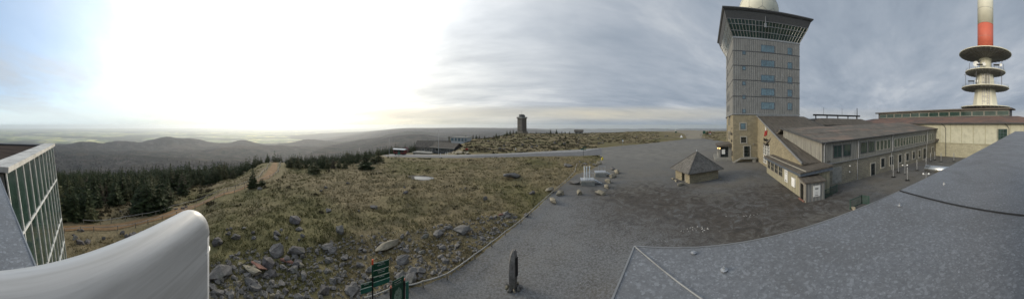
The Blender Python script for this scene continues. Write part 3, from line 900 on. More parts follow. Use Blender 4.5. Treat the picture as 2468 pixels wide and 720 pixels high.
for i in range(2):
    b0, b1 = (-.75, 6.4) if i == 0 else (6.2, 13.6)
    dz = .06*i
    def rz(a, b): return ez(a) + .14 + .148*(b+.75) + dz
    mb.hexa([(-.55,b0,rz(-.5,b0)-.18), (WL+.3,b0,rz(WL,b0)-.18), (WL+.3,b1,rz(WL,b1)-.18), (-.55,b1,rz(-.5,b1)-.18)], [(-.55,b0,rz(-.5,b0)), (WL+.3,b0,rz(WL,b0)), (WL+.3,b1,rz(WL,b1)), (-.55,b1,rz(-.5,b1))])
mb.build('roof', M['roof_rust'], wing)
mb = MB(E_); mb.hexa([(-.5,13.6,ez(0)+1.7),(WL,13.6,ez(WL)+1.7),(WL,22,ez(WL)),(-.5,22,ez(0)-2)], [(-.5,13.6,ez(0)+2.2),(WL,13.6,ez(WL)+2.2),(WL,22,ez(WL)+.3),(-.5,22,ez(0)-1.6)]); mb.build('back_roof', M['roof'], wing)
mb = MB(E_); mb.bar((-.55,-.86,ez(0)+.1), (WL+.3,-.86,ez(WL)+.1), .16, .16); mb.build('gutter', M['dark_metal'], wing)
mb = MB(E_); mb.bar((-.62,-.8,ez(0)+.12), (-.62,13.7,ez(0)+2.36), .12, .32); mb.build('verge_board', M['dark_metal'], wing)
mb = MB(E_); mb.hexa([(-.2,-.32,fz(0)-.1),(WL,-.32,fz(WL)-.1),(WL,-.1,fz(WL)-.1),(-.2,-.1,fz(0)-.1)],[(-.2,-.32,fz(0)+.06),(WL,-.32,fz(WL)+.06),(WL,-.1,fz(WL)+.06),(-.2,-.1,fz(0)+.06)]); mb.build('floor_ledge', M['grey_metal'], wing)
for a in (.15, 8.6, 20.6, 40.5):
    mb = MB(E_); z1 = ez(a)
    mb.tube([(a,-.8,z1), (a,-.45,z1-.35), (a,-.42,z1-.6), (a,-.4,fz(a)+.2), (a,-.12 if a > 1 else -.4,fz(a)-.3), (a,-.12 if a > 1 else -.4,.1)], .075); mb.build('downpipe', M['zinc'], wing)
a = 2.2; k = 0
for (a, w, nc) in [(2.5,1.75,2),(4.85,1.75,2),(9.6,1.75,2),(12.0,1.75,2)] + [(14.6+1.42*i, 1.05, 1) for i in range(22)]:
    if any(abs(a+w/2-q) < .8 for q in (20.6, 40.5)): continue
    window(wing, E_(a, -.17, fz(a)+.95), ED, w, min(1.95, ez(a)-fz(a)-1.45), nc, 1, M['stone_frame'] if nc == 1 else M['dark_metal'], M['glass_green'])
window(wing, E_(13.0, -.02, .15), ED, 1.15, 2.25, 1, 2, M['dark_metal'], M['glass'], name='door', sur=(.22, M['stone_frame']))
for a in (16.6, 20.2-.2, 24.0, 27.8, 31.4, 35.0, 45.0):
    window(wing, E_(a, -.02, 1.35), ED, 1.1, 1.7, 1, 1, M['dark_metal'], M['glass'], sur=(.24, M['stone_frame']))
window(wing, E_(38.2, -.02, .4), ED, 1.7, 2.9, 2, 2, M['dark_metal'], M['glass'], name='door', sur=(.24, M['stone_frame']))
mb = MB(E_); mb.box(2.3, 4.5, -.03, 0, .3, 3.2); mb.build('bricked_up_opening', M['concrete'], wing)
for a, z in ((6.5, 3.0), (6.4, 1.9)):
    mb = MB(E_); mb.lathe([(.02,-.16),(.13,-.08),(.13,.06),(.02,.14)], E_(a,-.18,z), 10); mb.build('wall_lamp', M['white'], wing)

# ---- low timber annex with the porch
ann = tag(empty('timber_annex', B(8, -25, 0)), 'low timber annex with brown lean-to roof and grey blue fascia against the gable', 'annex')
mb = MB(B); mb.hexa([(5.5,-34.3,-.2), (10.4,-34.3,-.2), (10.4,-16,-.2), (5.5,-16,-.2)], [(5.5,-34.3,3.35), (10.4,-34.3,3.75), (10.4,-16,3.5), (5.5,-16,3.1)]); mb.build('wall', m_clad('pale_board_wall', (.30,.275,.195), .9, .25), ann)
mb = MB(B)
for i in range(3):
    v0, v1 = -35.2+6.6*i, -35.2+6.6*(i+1)-.03
    mb.hexa([(5.0,v0,3.62-.05*i),(10.6,v0,4.2),(10.6,v1,4.15),(5.0,v1,3.57-.05*i)],[(5.0,v0,3.8-.05*i),(10.6,v0,4.42),(10.6,v1,4.37),(5.0,v1,3.75-.05*i)])
mb.build('roof', M['roof'], ann)
mb = MB(B); mb.hexa([(5.1,-35.1,3.22),(10.5,-35.1,3.7),(10.5,-34.85,3.7),(5.1,-34.85,3.22)],[(5.1,-35.1,3.66),(10.5,-35.1,4.14),(10.5,-34.85,4.14),(5.1,-34.85,3.66)])
mb.hexa([(5.1,-34.84,3.2),(5.3,-34.84,3.2),(5.3,-15.6,3.0),(5.1,-15.6,3.0)],[(5.1,-34.84,3.62),(5.3,-34.84,3.62),(5.3,-15.6,3.42),(5.1,-15.6,3.42)]); mb.build('fascia', M['bluegrey'], ann)
for a_, b_, q_ in (((5.9,-35.2,3.93),(5.9,-15.5,3.8),.1), ((10.0,-31.0,4.44),(7.4,-15.5,4.1),.16)):
    mb = MB(B); mb.bar(a_, b_, q_, q_*1.2); mb.build('roof_batten', M['stone_frame'], ann)
for v_ in (-17.3, -19.8, -22.3, -24.8):
    window(ann, B(5.48, v_+.2, 1.35), RL, 1.75, 1.55, 2, 2, M['wood'], M['glass'])
mb = MB(B); mb.box(5.4, 5.49, -29.1, -27.7, .95, 3.05); nt = mb.build('notice_board', M['paper'], ann)
for q_ in ((-28.7,-28.0,1.1,1.25), (-28.8,-28.0,2.6,2.7), (-28.8,-28.0,2.3,2.36)):
    mb = MB(B); mb.box(5.38, 5.4, *q_); mb.build('text_line', M['black'], nt)
mb = MB(B); mb.box(5.3, 5.48, -32.4, -31.1, 1.0, 2.35); mb.build('display_case', M['white'], ann)

por = tag(empty('entrance_porch', B(6.6, -35.6, 0)), 'small boarded porch with open dark doorway and white notice on its front', 'porch')
mb = MB(B); mb.box(5.25, 8.2, -36.55, -36.4, -.15, 2.55); mb.box(8.05, 8.2, -36.4, -34.4, -.15, 2.75); mb.box(5.25, 5.4, -36.4, -35.9, -.15, 2.55); mb.box(5.25, 5.4, -34.7, -34.4, -.15, 2.75); mb.box(5.25, 5.4, -35.9, -34.7, 2.3, 2.65); mb.build('wall', M['clad'], por)
mb = MB(B); mb.box(5.2, 5.27, -36.0, -35.86, 0, 2.35); mb.box(5.2, 5.27, -34.75, -34.62, 0, 2.35); mb.box(5.2, 5.27, -36.0, -34.62, 2.35, 2.5); mb.build('door_frame', M['wood'], por)
mb = MB(B); mb.box(5.5, 5.56, -35.86, -34.75, 0, 2.35); mb.build('door', M['black'], por)  # black panel set in to stand for the shade inside the open doorway
mb = MB(B); mb.box(5.15, 5.3, -36.62, -36.4, -.1, 2.5); mb.build('corner_post', M['wood'], por)
mb = MB(B); mb.hexa([(5.0,-36.8,2.6),(8.4,-36.8,2.6),(8.4,-34.3,3.0),(5.0,-34.3,3.0)],[(5.0,-36.8,2.78),(8.4,-36.8,2.78),(8.4,-34.3,3.18),(5.0,-34.3,3.18)]); mb.build('roof', M['roof'], por)
mb = MB(B); mb.box(6.35, 7.45, -36.62, -36.56, .65, 2.15); nt = mb.build('notice_board', M['paper'], por)
for q_ in ((6.6,7.1,.78,.88), (6.62,7.15,1.62,1.85), (6.6,7.0,1.2,1.23), (6.6,7.1,1.05,1.08)):
    mb = MB(B); mb.box(q_[0], q_[1], -36.64, -36.62, q_[2], q_[3]); mb.build('text_line', M['grey_metal'], nt)
mb = MB(B); mb.hexa([(5.0,-36.3,-.1),(5.25,-36.3,-.1),(5.25,-34.5,-.1),(5.0,-34.5,-.1)],[(5.0,-36.3,.12),(5.25,-36.3,.12),(5.25,-34.5,.12),(5.0,-34.5,.12)]); mb.build('doorstep', M['rock_red'], por)

# ---- dark block behind, with the antenna frame on its roof
blk = tag(empty('flat_roofed_block', B(36, 6, 0)), 'dark low block with hipped roof between the tower and the hall', 'building')
mb = MB(B); mb.box(25, 50, -3, 14, -.3, 10.6); mb.build('wall', M['dark_metal'], blk)
mb = MB(); mb.hexa([B(23.8,-4.2,10.6), B(51.2,-4.2,10.6), B(51.2,15,10.6), B(23.8,15,10.6)], [B(29,1.0,12.9), B(46,1.0,12.9), B(46,10,12.9), B(29,10,12.9)]); mb.build('roof', M['roof'], blk)
for i in range(6): window(blk, B(26.6+3.8*i, -3.02, 8.7), R0, 1.6, 1.1, 1, 1, M['grey_metal'], M['glass'])
afr = tag(empty('antenna_frame', B(37, 4, 12.9)), 'long dark antenna frame with thin whip aerials on the block roof', 'antenna')
for u_ in (28.5, 33.0, 37.6, 42.2, 46.4):
    mb = MB(B); mb.box(u_-.12, u_+.12, 3.8, 4.2, 12.8, 13.8); mb.build('support_post', M['dark_metal'], afr)
mb = MB(B); mb.box(27.6, 47.8, 3.6, 4.4, 13.8, 14.35); mb.build('beam', M['black'], afr)
for u_, h in ((31.6, 2.4), (39.5, 2.6), (45.6, 2.0)):
    mb = MB(B); mb.tube([(u_, 4, 14.3), (u_, 4, 14.3+h)], .05, 6); mb.build('whip_aerial', M['dark_metal'], afr)
mb = MB(B); mb.tube([(46.6,4,12.8),(46.6,4,17.2)], [.2,.12], 8); mb.build('mast', M['black'], afr)

# ---- hall on the far side of the courtyard
hall = tag(empty('exhibition_hall', B(70, -18, 0)), 'cream panelled hall with stone base, reddish roof and long clerestory', 'hall')
def Hf(u, v, z=0.0): return B(u, v, z)
HV0, HV1 = -62.0, 24.0
mb = MB(B); mb.box(58.5, 84, HV0, HV1, -.4, 4.6); mb.build('stone_wall', M['cream_stone'], hall)
mb = MB(B); mb.box(58.4, 84, HV0, HV1, 4.6, 11.4); mb.build('panel_wall', M['cream'], hall)
pj = m_plain('panel_joint_strip', (.36,.345,.25), .8)
for v_ in [-25.6-4.05*i for i in range(9)]:
    mb = MB(B); mb.box(58.32, 58.4, v_-.11, v_+.11, 4.75, 11.2); mb.build('panel_joint', pj, hall)
mb = MB(B); mb.box(58.3, 58.4, HV0, HV1, 4.55, 4.72); mb.build('string_course', pj, hall)
mb = MB(B)
rl = [(57.0, HV0-1.6, 11.2), (85.5, HV0-1.6, 11.2), (85.5, HV1+1.6, 11.2), (57.0, HV1+1.6, 11.2)]
rh = [(68.0, -50.5, 13.7), (77, -50.5, 13.7), (77, 17.5, 13.7), (68.0, 17.5, 13.7)]
mb.hexa(rl, rh); mb.build('roof', M['roof_pink'], hall)
mb = MB(B); mb.box(56.85, 57.05, HV0-1.7, HV1+1.7, 11.0, 11.35); mb.build('gutter', M['dark_metal'], hall)
mb = MB(B); mb.box(69.4, 75.5, -46.8, 15.5, 13.6, 16.2); cl = mb.build('clerestory', M['dark_metal'], hall)
mb = MB(B); mb.box(68.6, 76.2, -48.0, 17.0, 16.2, 16.75); mb.build('clerestory_roof', M['roof'], hall)
for i in range(13):
    window(hall, B(69.38, 14.4-4.75*i, 14.1), RL, 4.3, 1.6, 1, 1, M['stone_frame'], M['glass_green'], fw=.12)
for v_ in (-27.9, -49.4):
    mb = MB(B); mb.tube([(57.1,v_+1.2,11.1),(57.9,v_+.5,10.4),(58.2,v_,9.6),(58.2,v_,.1)], .1); mb.build('downpipe', M['dark_metal'], hall)
window(hall, B(58.38, -45.7, 5.2), RL, 3.0, 4.1, 3, 4, M['bluegrey'], M['glass_green'])
tag(MB(B).hexa([(56.6,-25.2,5.0),(58.3,-25.2,5.3),(58.3,-23.9,5.3),(56.6,-23.9,5.0)],[(56.6,-25.2,5.2),(58.3,-25.2,5.9),(58.3,-23.9,5.9),(56.6,-23.9,5.2)]).build('door_canopy', M['roof'], hall))

# ---- transmission mast
mc = pol(2375, 105)
mast = tag(empty('transmission_mast', (mc.x, mc.y, 0)), 'tall round transmission mast with red and cream bands and four antenna discs', 'mast')
ctr = (mc.x, mc.y, 0)
def mpart(nm, prof, mat, smooth=True, n=48):
    return MB().lathe(prof, ctr, n).build(nm, mat, mast, smooth=smooth)
mpart('foot_cone', [(7.6,-1),(6.6,10),(6.2,18.6),(3.9,33.4),(3.4,36)], M['mast_cream'], n=10, smooth=False)
mpart('shaft', [(2.75,30),(2.75,42.8)], M['mast_cream'])
mpart('red_band', [(3.72,45.6),(3.72,57.3)], M['mast_red'])
mpart('cream_band', [(3.72,57.3),(3.7,74)], M['mast_cream'])
mpart('upper_red_band', [(3.7,74),(3.6,84)], M['mast_red'])
for z in (51.3, 57.3, 64.3):
    mpart('band_joint', [(3.745,z-.06),(3.745,z+.06)], m_plain('joint_ring_paint', (.35,.2,.16), .6) if z < 58 else M['grey_metal'])  # dull brownish joint rings on the red band, a grey one above
def disc(z, r, th, rise, x0=None):
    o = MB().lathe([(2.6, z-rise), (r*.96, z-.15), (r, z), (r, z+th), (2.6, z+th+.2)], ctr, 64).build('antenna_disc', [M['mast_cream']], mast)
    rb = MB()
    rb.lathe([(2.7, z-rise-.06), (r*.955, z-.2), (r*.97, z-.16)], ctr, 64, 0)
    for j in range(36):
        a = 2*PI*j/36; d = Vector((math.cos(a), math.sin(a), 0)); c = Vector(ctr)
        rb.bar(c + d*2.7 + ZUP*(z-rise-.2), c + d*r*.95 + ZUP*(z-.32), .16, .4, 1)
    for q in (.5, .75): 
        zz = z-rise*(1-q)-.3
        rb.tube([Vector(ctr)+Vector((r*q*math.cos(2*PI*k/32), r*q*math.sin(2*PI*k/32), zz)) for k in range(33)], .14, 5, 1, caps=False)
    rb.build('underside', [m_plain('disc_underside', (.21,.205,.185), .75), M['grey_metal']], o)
disc(43.3, 12.3, .3, 1.9); disc(35.0, 9.5, .3, .7); disc(27.6, 11.2, .3, .35); disc(18.8, 11.6, .3, .6)
mpart('disc_hub', [(2.9,40.6),(3.9,42.6),(3.75,45.6)], M['mast_cream'])
# lift shaft with lattice
toc = (-Vector(ctr)).normalized(); side = Vector((-toc.y, toc.x, 0))
ls = MB()
for k in (-1.9, -.9, .5, 1.4):
    ls.bar(Vector(ctr)+toc*6.1+side*(-k)+ZUP*17, Vector(ctr)+toc*4.0+side*(-k)+ZUP*35.0, .35)
for i in range(18):
    t = i/18; z = 17+19.6*t; o_ = 6.1-2.1*t
    ls.bar(Vector(ctr)+toc*o_+side*1.9+ZUP*z, Vector(ctr)+toc*o_-side*1.4+ZUP*(z+1.1*(i % 2)), .14)
ls.build('lift_lattice', M['grey_metal'], mast)
ls = MB(); ls.hexa([Vector(ctr)+toc*5.2+side*k+ZUP*17+toc*j for k, j in ((.75,.4),(-.6,.4),(-.6,-1),(.75,-1))], [Vector(ctr)+toc*3.6+side*k+ZUP*36.6+toc*j for k, j in ((.75,.4),(-.6,.4),(-.6,-1),(.75,-1))]); ls.build('lift_shaft', M['concrete'], mast)
def dish(a, r, z, R):
    d = Vector((math.cos(a), math.sin(a), 0)); c = Vector(ctr) + d*r + ZUP*z
    mbd = MB(); pts = []
    base = toc*.9 + side*.2; base.normalize(); sx = base.cross(ZUP).normalized(); sy = sx.cross(base)
    n = 20
    vs = [c + base*.0] + [c + base*.12*R + sx*R*.6*math.cos(2*PI*k/n) + sy*R*.6*math.sin(2*PI*k/n) for k in range(n)] + [c + base*.35*R + sx*R*math.cos(2*PI*k/n) + sy*R*math.sin(2*PI*k/n) for k in range(n)] + [c - base*.15]
    fs = [(0, 1+k, 1+(k+1) % n) for k in range(n)] + [(1+k, 1+n+k, 1+n+(k+1) % n, 1+(k+1) % n) for k in range(n)] + [(2*n+1, 1+n+(k+1) % n, 1+n+k) for k in range(n)]
    mbd.add(vs, fs); p = mbd.build('dish_antenna', M['white'], mast)
    mm = MB(); mm.tube([c-base*.3-ZUP*(z-int(z)+1.8), c-base*.3+ZUP*1.0], .1, 6); mm.build('bracket', M['dark_metal'], p)
ang = math.atan2(toc.y, toc.x)
dish(ang-.62, 7.4, 37.6, 1.25); dish(ang-.15, 5.0, 37.9, .85); dish(ang+.9, 8.6, 37.4, .7); dish(ang-.6, 7.0, 30.2, .7)
for k, (a, r, z0, h) in enumerate([(.75,10.4,27.9,6.4),(-1.05,10.2,27.9,5.2),(.95,9.0,35.3,4.6),(-.9,9.0,35.3,3.0),(-.35,7.2,35.3,3.6),(.35,7.6,35.3,4.0),(.2,7.6,27.9,6.3),(-.55,7.9,27.9,6.4),(-.45,8.8,27.9,6.2),(1.2,8.8,35.3,3.2)]):
    d = Vector((math.cos(ang+a), math.sin(ang+a), 0)); c = Vector(ctr)+d*r
    m2 = MB(); m2.tube([c+ZUP*z0, c+ZUP*(z0+h)], .13 if k in (0, 6, 7) else .09, 6)
    if k in (1, 4): m2.bar(c+ZUP*(z0+h)-side*.7, c+ZUP*(z0+h)+side*.7, .16)
    m2.build('rod_aerial', M['dark_metal'], mast)
for a, r, z0 in ((-.75, 9.2, 27.9), (.72, 7.5, 35.3), (-.4, 6.5, 35.3)):
    d = Vector((math.cos(ang+a), math.sin(ang+a), 0)); c = Vector(ctr)+d*r
    m2 = MB(); m2.hexa([c+side*x+toc*y+ZUP*(z0+1.9) for x, y in ((-1.2,-.8),(1.2,-.8),(1.2,.8),(-1.2,.8))], [c+side*x+toc*y+ZUP*(z0+2.15) for x, y in ((-1.4,-1),(1.4,-1),(1.4,1),(-1.4,1))])
    for x in (-1, 1): m2.bar(c+side*x+ZUP*z0, c+side*x+ZUP*(z0+1.9), .12)
    m2.build('equipment_canopy', M['dark_metal'], mast)
for r, z0 in ((9.2, 35.3), (10.9, 27.9)):
    m2 = MB(); n = 40
    for k in range(n):
        p = Vector(ctr)+Vector((r*math.cos(2*PI*k/n), r*math.sin(2*PI*k/n), z0)); m2.bar(p, p+ZUP*1.0, .05)
    for q in (.55, 1.0): m2.tube([Vector(ctr)+Vector((r*math.cos(2*PI*k/n), r*math.sin(2*PI*k/n), z0+q)) for k in range(n+1)], .03, 4, caps=False)
    m2.build('railing', M['grey_metal'], mast)

# ---- weather station tower
wp = gr(1258, 264); wp.z -= .5
wt = tag(empty('weather_station_tower', wp), 'square brown weather station tower far out on the moor', 'tower')
aw = math.atan2(wp.x, wp.y) + math.radians(38)
wu = Vector((math.cos(aw), -math.sin(aw), 0)); wv = Vector((math.sin(aw), math.cos(aw), 0))
def Wf(a, b, c=0.0): return wp + wu*a + wv*b + ZUP*c
mb = MB(Wf); h_ = 4.25
ch = .9
octo = [(-h_+ch,-h_),(h_-ch,-h_),(h_,-h_+ch),(h_,h_-ch),(h_-ch,h_),(-h_+ch,h_),(-h_,h_-ch),(-h_,-h_+ch)]
mb.prism(octo, 2.6, 18.2); mb.build('wall', m_stone('weather_tower_masonry', (.15,.128,.105), (.12,.105,.088), (.09,.08,.07), 1, .5, 1.1), wt)
mb = MB(Wf); mb.prism([(x*1.17, y*1.17) for x, y in octo], 18.2, 19.9); mb.build('parapet', M['concrete'], wt)
mb = MB(Wf); mb.prism([(x*1.12, y*1.12) for x, y in octo], -1, 2.6); mb.build('plinth', M['stone_grey'], wt)
for bx in ((-2.4, 1.4, -2.4, 2.2, 19.9, 23.0), (1.6, 3.3, -1.8, 1.6, 19.9, 22.3)):
    mb = MB(Wf); mb.box(*bx); mb.build('roof_cabin', M['dark_metal'], wt)
for a_, b_, c_, d_ in ((-.5,0,23,27.5), (-3.4,-3,19.9,22.5)):
    mb = MB(Wf); mb.tube([(a_,b_,c_),(a_,b_,d_)], .12, 6); mb.build('aerial', M['grey_metal'], wt)
for z0 in (4.2, 7.6, 11.0, 14.4):
    for a in (-2.1, 0, 2.1):
        window(wt, Wf(a-.45, -h_-.02, z0), wu, .9, 1.6, 1, 2, M['stone_frame'], M['glass'])
        window(wt, Wf(-h_-.02, a+.45, z0), -wv, .9, 1.6, 1, 2, M['stone_frame'], M['glass'])
for a in (-5.3, 5.3):
    for b in (-5.3, 5.3):
        mb = MB(Wf); mb.hexa([(a-.5,b-.5,-1.5),(a+.5,b-.5,-1.5),(a+.5,b+.5,-1.5),(a-.5,b+.5,-1.5)],[(a*.83-.3,b*.83-.3,3.0),(a*.83+.3,b*.83-.3,3.0),(a*.83+.3,b*.83+.3,3.0),(a*.83-.3,b*.83+.3,3.0)]); mb.build('buttress', M['stone_grey'], wt)

# ---- small refuge hut on the plaza, with a pyramid roof
hA = pol(1662, 40.2); hB = pol(1733, 44.3); hu = (hB-hA).normalized(); hv = Vector((-hu.y, hu.x, 0))
def Hh(a, b, c=0.0): return hA + hu*a + hv*b + ZUP*c
LU, LV = 6.7, 5.2
hut = tag(empty('stone_hut', Hh(LU/2, LV/2)), 'small stone hut with grey shingled pyramid roof and open doorway on the gravel', 'hut')
mb = MB(Hh); t_ = .45; wh = 2.15
mb.box(0, LU, 0, t_, -.3, wh); mb.box(LU-t_, LU, t_, LV, -.3, wh); mb.box(t_, LU-t_, LV-t_, LV, -.3, wh)
mb.box(0, t_, t_, 1.35, -.3, wh); mb.box(0, t_, 2.75, LV, -.3, wh); mb.box(0, t_, 1.35, 2.75, 1.95, wh)
mb.build('wall', M['stone'], hut)
mb = MB(Hh); o_ = .78; apx = (LU/2, LV/2, 5.35)
ev = [(-o_,-o_,1.98),(LU+o_,-o_,1.98),(LU+o_,LV+o_,1.98),(-o_,LV+o_,1.98)]
mb.add(ev + [apx], [(0,1,4),(1,2,4),(2,3,4),(3,0,4),(3,2,1,0)])
mb.hexa([(x,y,z-.12) for x,y,z in ev], [(x,y,z-.005) for x,y,z in ev]); mb.build('roof', M['shingle'], hut)
mb = MB(Hh)
for e in ev: mb.bar((e[0],e[1],e[2]+.03), (apx[0],apx[1],apx[2]+.03), .2, .07)
mb.build('hip_capping', M['shingle'], hut)
mb = MB(); mb.lathe([(.05,0),(.12,.08),(.05,.2),(.09,.3),(.02,.42)], Hh(*apx), 10); mb.build('finial', M['zinc'], hut)
mb = MB(Hh); mb.box(.12, .2, 1.35, 1.95, 0, 1.95); mb.build('door', M['wood'], hut)

# ---- station and other buildings down by the railway
def simple_house(nm, label, px, r, w, d, hh, roofh, ang, wm, rm, over=.5, mono=False, zoff=0.0):
    p = gr(px, r); p.z += zoff
    az = (px-1234)/S + math.radians(ang)
    xu = Vector((math.cos(az), -math.sin(az), 0)); yv = Vector((math.sin(az), math.cos(az), 0))
    f = lambda a, b, c=0.0: p + xu*a + yv*b + ZUP*c
    root = tag(empty(nm, p), label, 'building')
    mb = MB(f); mb.box(-w/2, w/2, -d/2, d/2, -2.5, hh)
    if not mono and roofh > 0: mb.add([(-w/2,-d/2,hh),(-w/2,d/2,hh),(-w/2,0,hh+roofh)], [(0,2,1)]); mb.add([(w/2,-d/2,hh),(w/2,d/2,hh),(w/2,0,hh+roofh)], [(0,1,2)])
    mb.build('wall', wm, root)
    mb = MB(f); o = over; k = roofh/(d/2) if d else 0
    if mono:
        mb.hexa([(-w/2-o,-d/2-o,hh),(w/2+o,-d/2-o,hh),(w/2+o,d/2+o,hh+roofh),(-w/2-o,d/2+o,hh+roofh)],[(-w/2-o,-d/2-o,hh+.3),(w/2+o,-d/2-o,hh+.3),(w/2+o,d/2+o,hh+roofh+.3),(-w/2-o,d/2+o,hh+roofh+.3)])
    else:
        for s_ in (-1, 1):
            y = s_*(d/2+o)
            mb.hexa([(-w/2-o,y,hh-k*o),(w/2+o,y,hh-k*o),(w/2+o,0,hh+roofh),(-w/2-o,0,hh+roofh)] if s_ < 0 else [(w/2+o,y,hh-k*o),(-w/2-o,y,hh-k*o),(-w/2-o,0,hh+roofh),(w/2+o,0,hh+roofh)],
                    [(-w/2-o,y,hh-k*o+.25),(w/2+o,y,hh-k*o+.25),(w/2+o,0,hh+roofh+.25),(-w/2-o,0,hh+roofh+.25)] if s_ < 0 else [(w/2+o,y,hh-k*o+.25),(-w/2-o,y,hh-k*o+.25),(-w/2-o,0,hh+roofh+.25),(w/2+o,0,hh+roofh+.25)])
    mb.build('roof', rm, root)
    return root, f, xu, yv
r1, f1, x1, y1 = simple_house('goods_shed', 'low dark boarded shed with a grey brown roof beside the road', 1078, 118, 13, 9, 2.5, 2.0, 32, M['dark_metal'], M['roof'], .8)
mb = MB(f1); mb.bar((-7.4,-5.4,2.35),(7.4,-5.4,2.35),.25,.3); mb.build('eaves_board', M['stone_frame'], r1)
for a in (-3.5, 0, 3.5): window(r1, f1(a-.8,-4.52,.4), x1, 1.6, 1.7, 2, 1, M['grey_metal'], M['glass'])
r2, f2, x2, y2 = simple_house('station_building', 'long station building with a broad brown roof and chimney beyond the shed', 1053, 158, 27, 14, 3.4, 3.6, 10, M['wood_clad'], M['roof'], 1.0)
mb = MB(f2); mb.box(8.2, 9.4, -.6, .6, 5.5, 10.2); mb.build('chimney', M['stone_grey'], r2)
for a in (-9, -5.5, -2, 1.5, 5): window(r2, f2(a,-7.02,.9), x2, 1.8, 1.5, 2, 1, M['white'], M['glass'])
r3, f3, x3, y3 = simple_house('white_flat_roofed_building', 'white flat roofed building with dark windows on the slope behind the station', 1112, 150, 12, 6, 3.6, .15, 28, m_plain('dull_white_render', (.42,.44,.45), .7), M['concrete'], .3, True, .6)
for a in (-5.5, -3, -.5, 2, 4.3): window(r3, f3(a,-3.52,1.5), x3, 1.3, 1.7, 1, 1, M['grey_metal'], M['glass_blue'])
for a in (-2.0, 1.2): window(r3, f3(-7.02,a+.9,1.5), -y3, 1.1, 1.6, 1, 1, M['grey_metal'], M['glass_blue'])
r4, f4, x4, y4 = simple_house('white_shed', 'small white roofed shed beyond the white flat roofed building', 1099, 185, 12, 5, 3.0, .2, 0, M['concrete'], m_plain('dull_white_roof', (.45,.45,.44), .7), .4, True, 1.6)
r5, f5, x5, y5 = simple_house('stone_platform_hall', 'very low stone platform building with pale flat roof beside the station', 1022, 120, 11, 4.5, .9, .2, 30, M['stone_grey'], M['concrete'], .4, True)
mb = MB(f5); mb.box(-4, 4, -2.6, -2.3, -.5, .5); mb.build('low_wall', M['stone_frame'], r5)
r6, f6, x6, y6 = simple_house('log_cabin', 'lone dark log cabin on the horizon of the moor', 1395, 235, 8.5, 5, 2.4, 1.6, 4, M['wood_clad'], M['roof'], .6)
for a in (-2.5, 1.2): window(r6, f6(a,-2.52,.7), x6, 1.1, 1.0, 1, 1, M['grey_metal'], M['glass'])
# railway carriage standing at the station
p = gr(964, 122); az = (964-1234)/S + math.radians(28)
xu = Vector((math.cos(az), -math.sin(az), 0)); yv = Vector((math.sin(az), math.cos(az), 0))
fc = lambda a, b, c=0.0: p + xu*a + yv*b + ZUP*c
car = tag(empty('railway_carriage', p), 'red railway carriage with a white curved roof waiting by the loop road', 'carriage')
mb = MB(fc); mb.box(-3.4, 3.4, -1.3, 1.3, .9, 3.1); mb.build('body', m_plain('dark_carriage_red', (.13,.02,.018), .5), car)
mb = MB(fc)
for i in range(6):
    a0, a1 = -1.45+2.9*i/6, -1.45+2.9*(i+1)/6; z = lambda q: 3.1+.45*(1-(q/1.45)**2)
    mb.quad((-3.7,a0,z(a0)), (3.7,a0,z(a0)), (3.7,a1,z(a1)), (-3.7,a1,z(a1)))
mb.box(-3.7, 3.7, -1.45, 1.45, 3.0, 3.1); mb.build('roof', M['white'], car)
mb = MB(fc); mb.box(-3.2, 3.2, -1.2, 1.2, .45, .9); mb.build('underframe', M['black'], car)
for a in (-2.7, -1.2, .3, 1.8): window(car, fc(a,-1.32,1.8), xu, .95, .85, 1, 1, M['black'], M['glass'])
for a in (-2.3, 2.3):
    for b in (-1.0, 1.0): 
        mb = MB(fc); mb.tube([(a,b-.08,.42),(a,b+.08,.42)], .42, 14); mb.build('wheel', M['black'], car)
# ---------------------------------------------------------------- the building the photograph was taken from
LH = .9                                   # eye above the metal ledge
lz = H - LH
n1 = Vector((math.sin(math.radians(41.5)), math.cos(math.radians(41.5)), 0)); d1 = Vector((math.sin(math.radians(131.5)), math.cos(math.radians(131.5)), 0))
d2 = Vector((math.sin(math.radians(223.7)), math.cos(math.radians(223.7)), 0))
CC = pol(1530, LH*S/(594-Y0), 0)
def on_ledge(px, py, dz=0.0): return pol(px, LH*S/(py-Y0), lz+dz)
LB = 34.0; LD = 5.5
own = tag(empty('exhibition_building', (-1.0, -4.0, 0)), 'building with wide grey sheet metal roof ledges and a sloping glazed wall', 'building')
def quadp(c, inset=0.0, ext=0.0):
    cc = Vector((CC.x, CC.y, 0)) - n1*inset + d1*inset
    return [cc, cc + d1*LB, cc + d1*LB + d2*LD, cc + d2*LD]
q = quadp(0, .22)
mb = MB(); mb.prism([(p.x, p.y) for p in reversed(q)], -.3, lz-.14); mb.build('wall', M['concrete'], own)
# ledge: two sheets that meet at a mitre, each with a turned down lip
C0 = Vector((CC.x, CC.y, 0)); mit = on_ledge(1690, 720); mit.z = 0; md = (mit-C0).normalized()
seamA = on_ledge(2168, 460); seamB = on_ledge(2468, 520); sd = (seamB-seamA).normalized()
sA = C0 + d1*((seamA-C0).dot(d1)); sA.z = 0
def sheet(nm, poly, z, th=.1):
    m_ = MB(); m_.prism([(p.x, p.y) for p in poly], z-th, z); o = m_.build(nm, M['galv'], own); return o
mitE = C0 + md*9.0
sE = sA + Vector((sd.x, sd.y, 0))*9.0
sheet('ledge_sheet', [C0, C0+d2*LD, mitE][::1] if False else [mitE, C0+d2*LD, C0], lz)
sheet('ledge_sheet', [C0 + d1*.002, mitE + d1*.002, sE - d1*.012, sA - d1*.012], lz+.0005)
sheet('ledge_sheet', [sA, sE, C0 + d1*LB + d2*LD, C0 + d1*LB], lz+.006)
mb = MB(); b0 = C0+ZUP*(lz+.004)
pts = [C0.lerp(mitE, t/40)+ZUP*(lz+.003+.002*noise.noise(Vector((t*.9,0,0)))) for t in range(41)]
mb.tube(pts, .006, 6); mb.build('mitre_seam', m_plain('seam_metal', (.21,.215,.22), .6, .2), own)
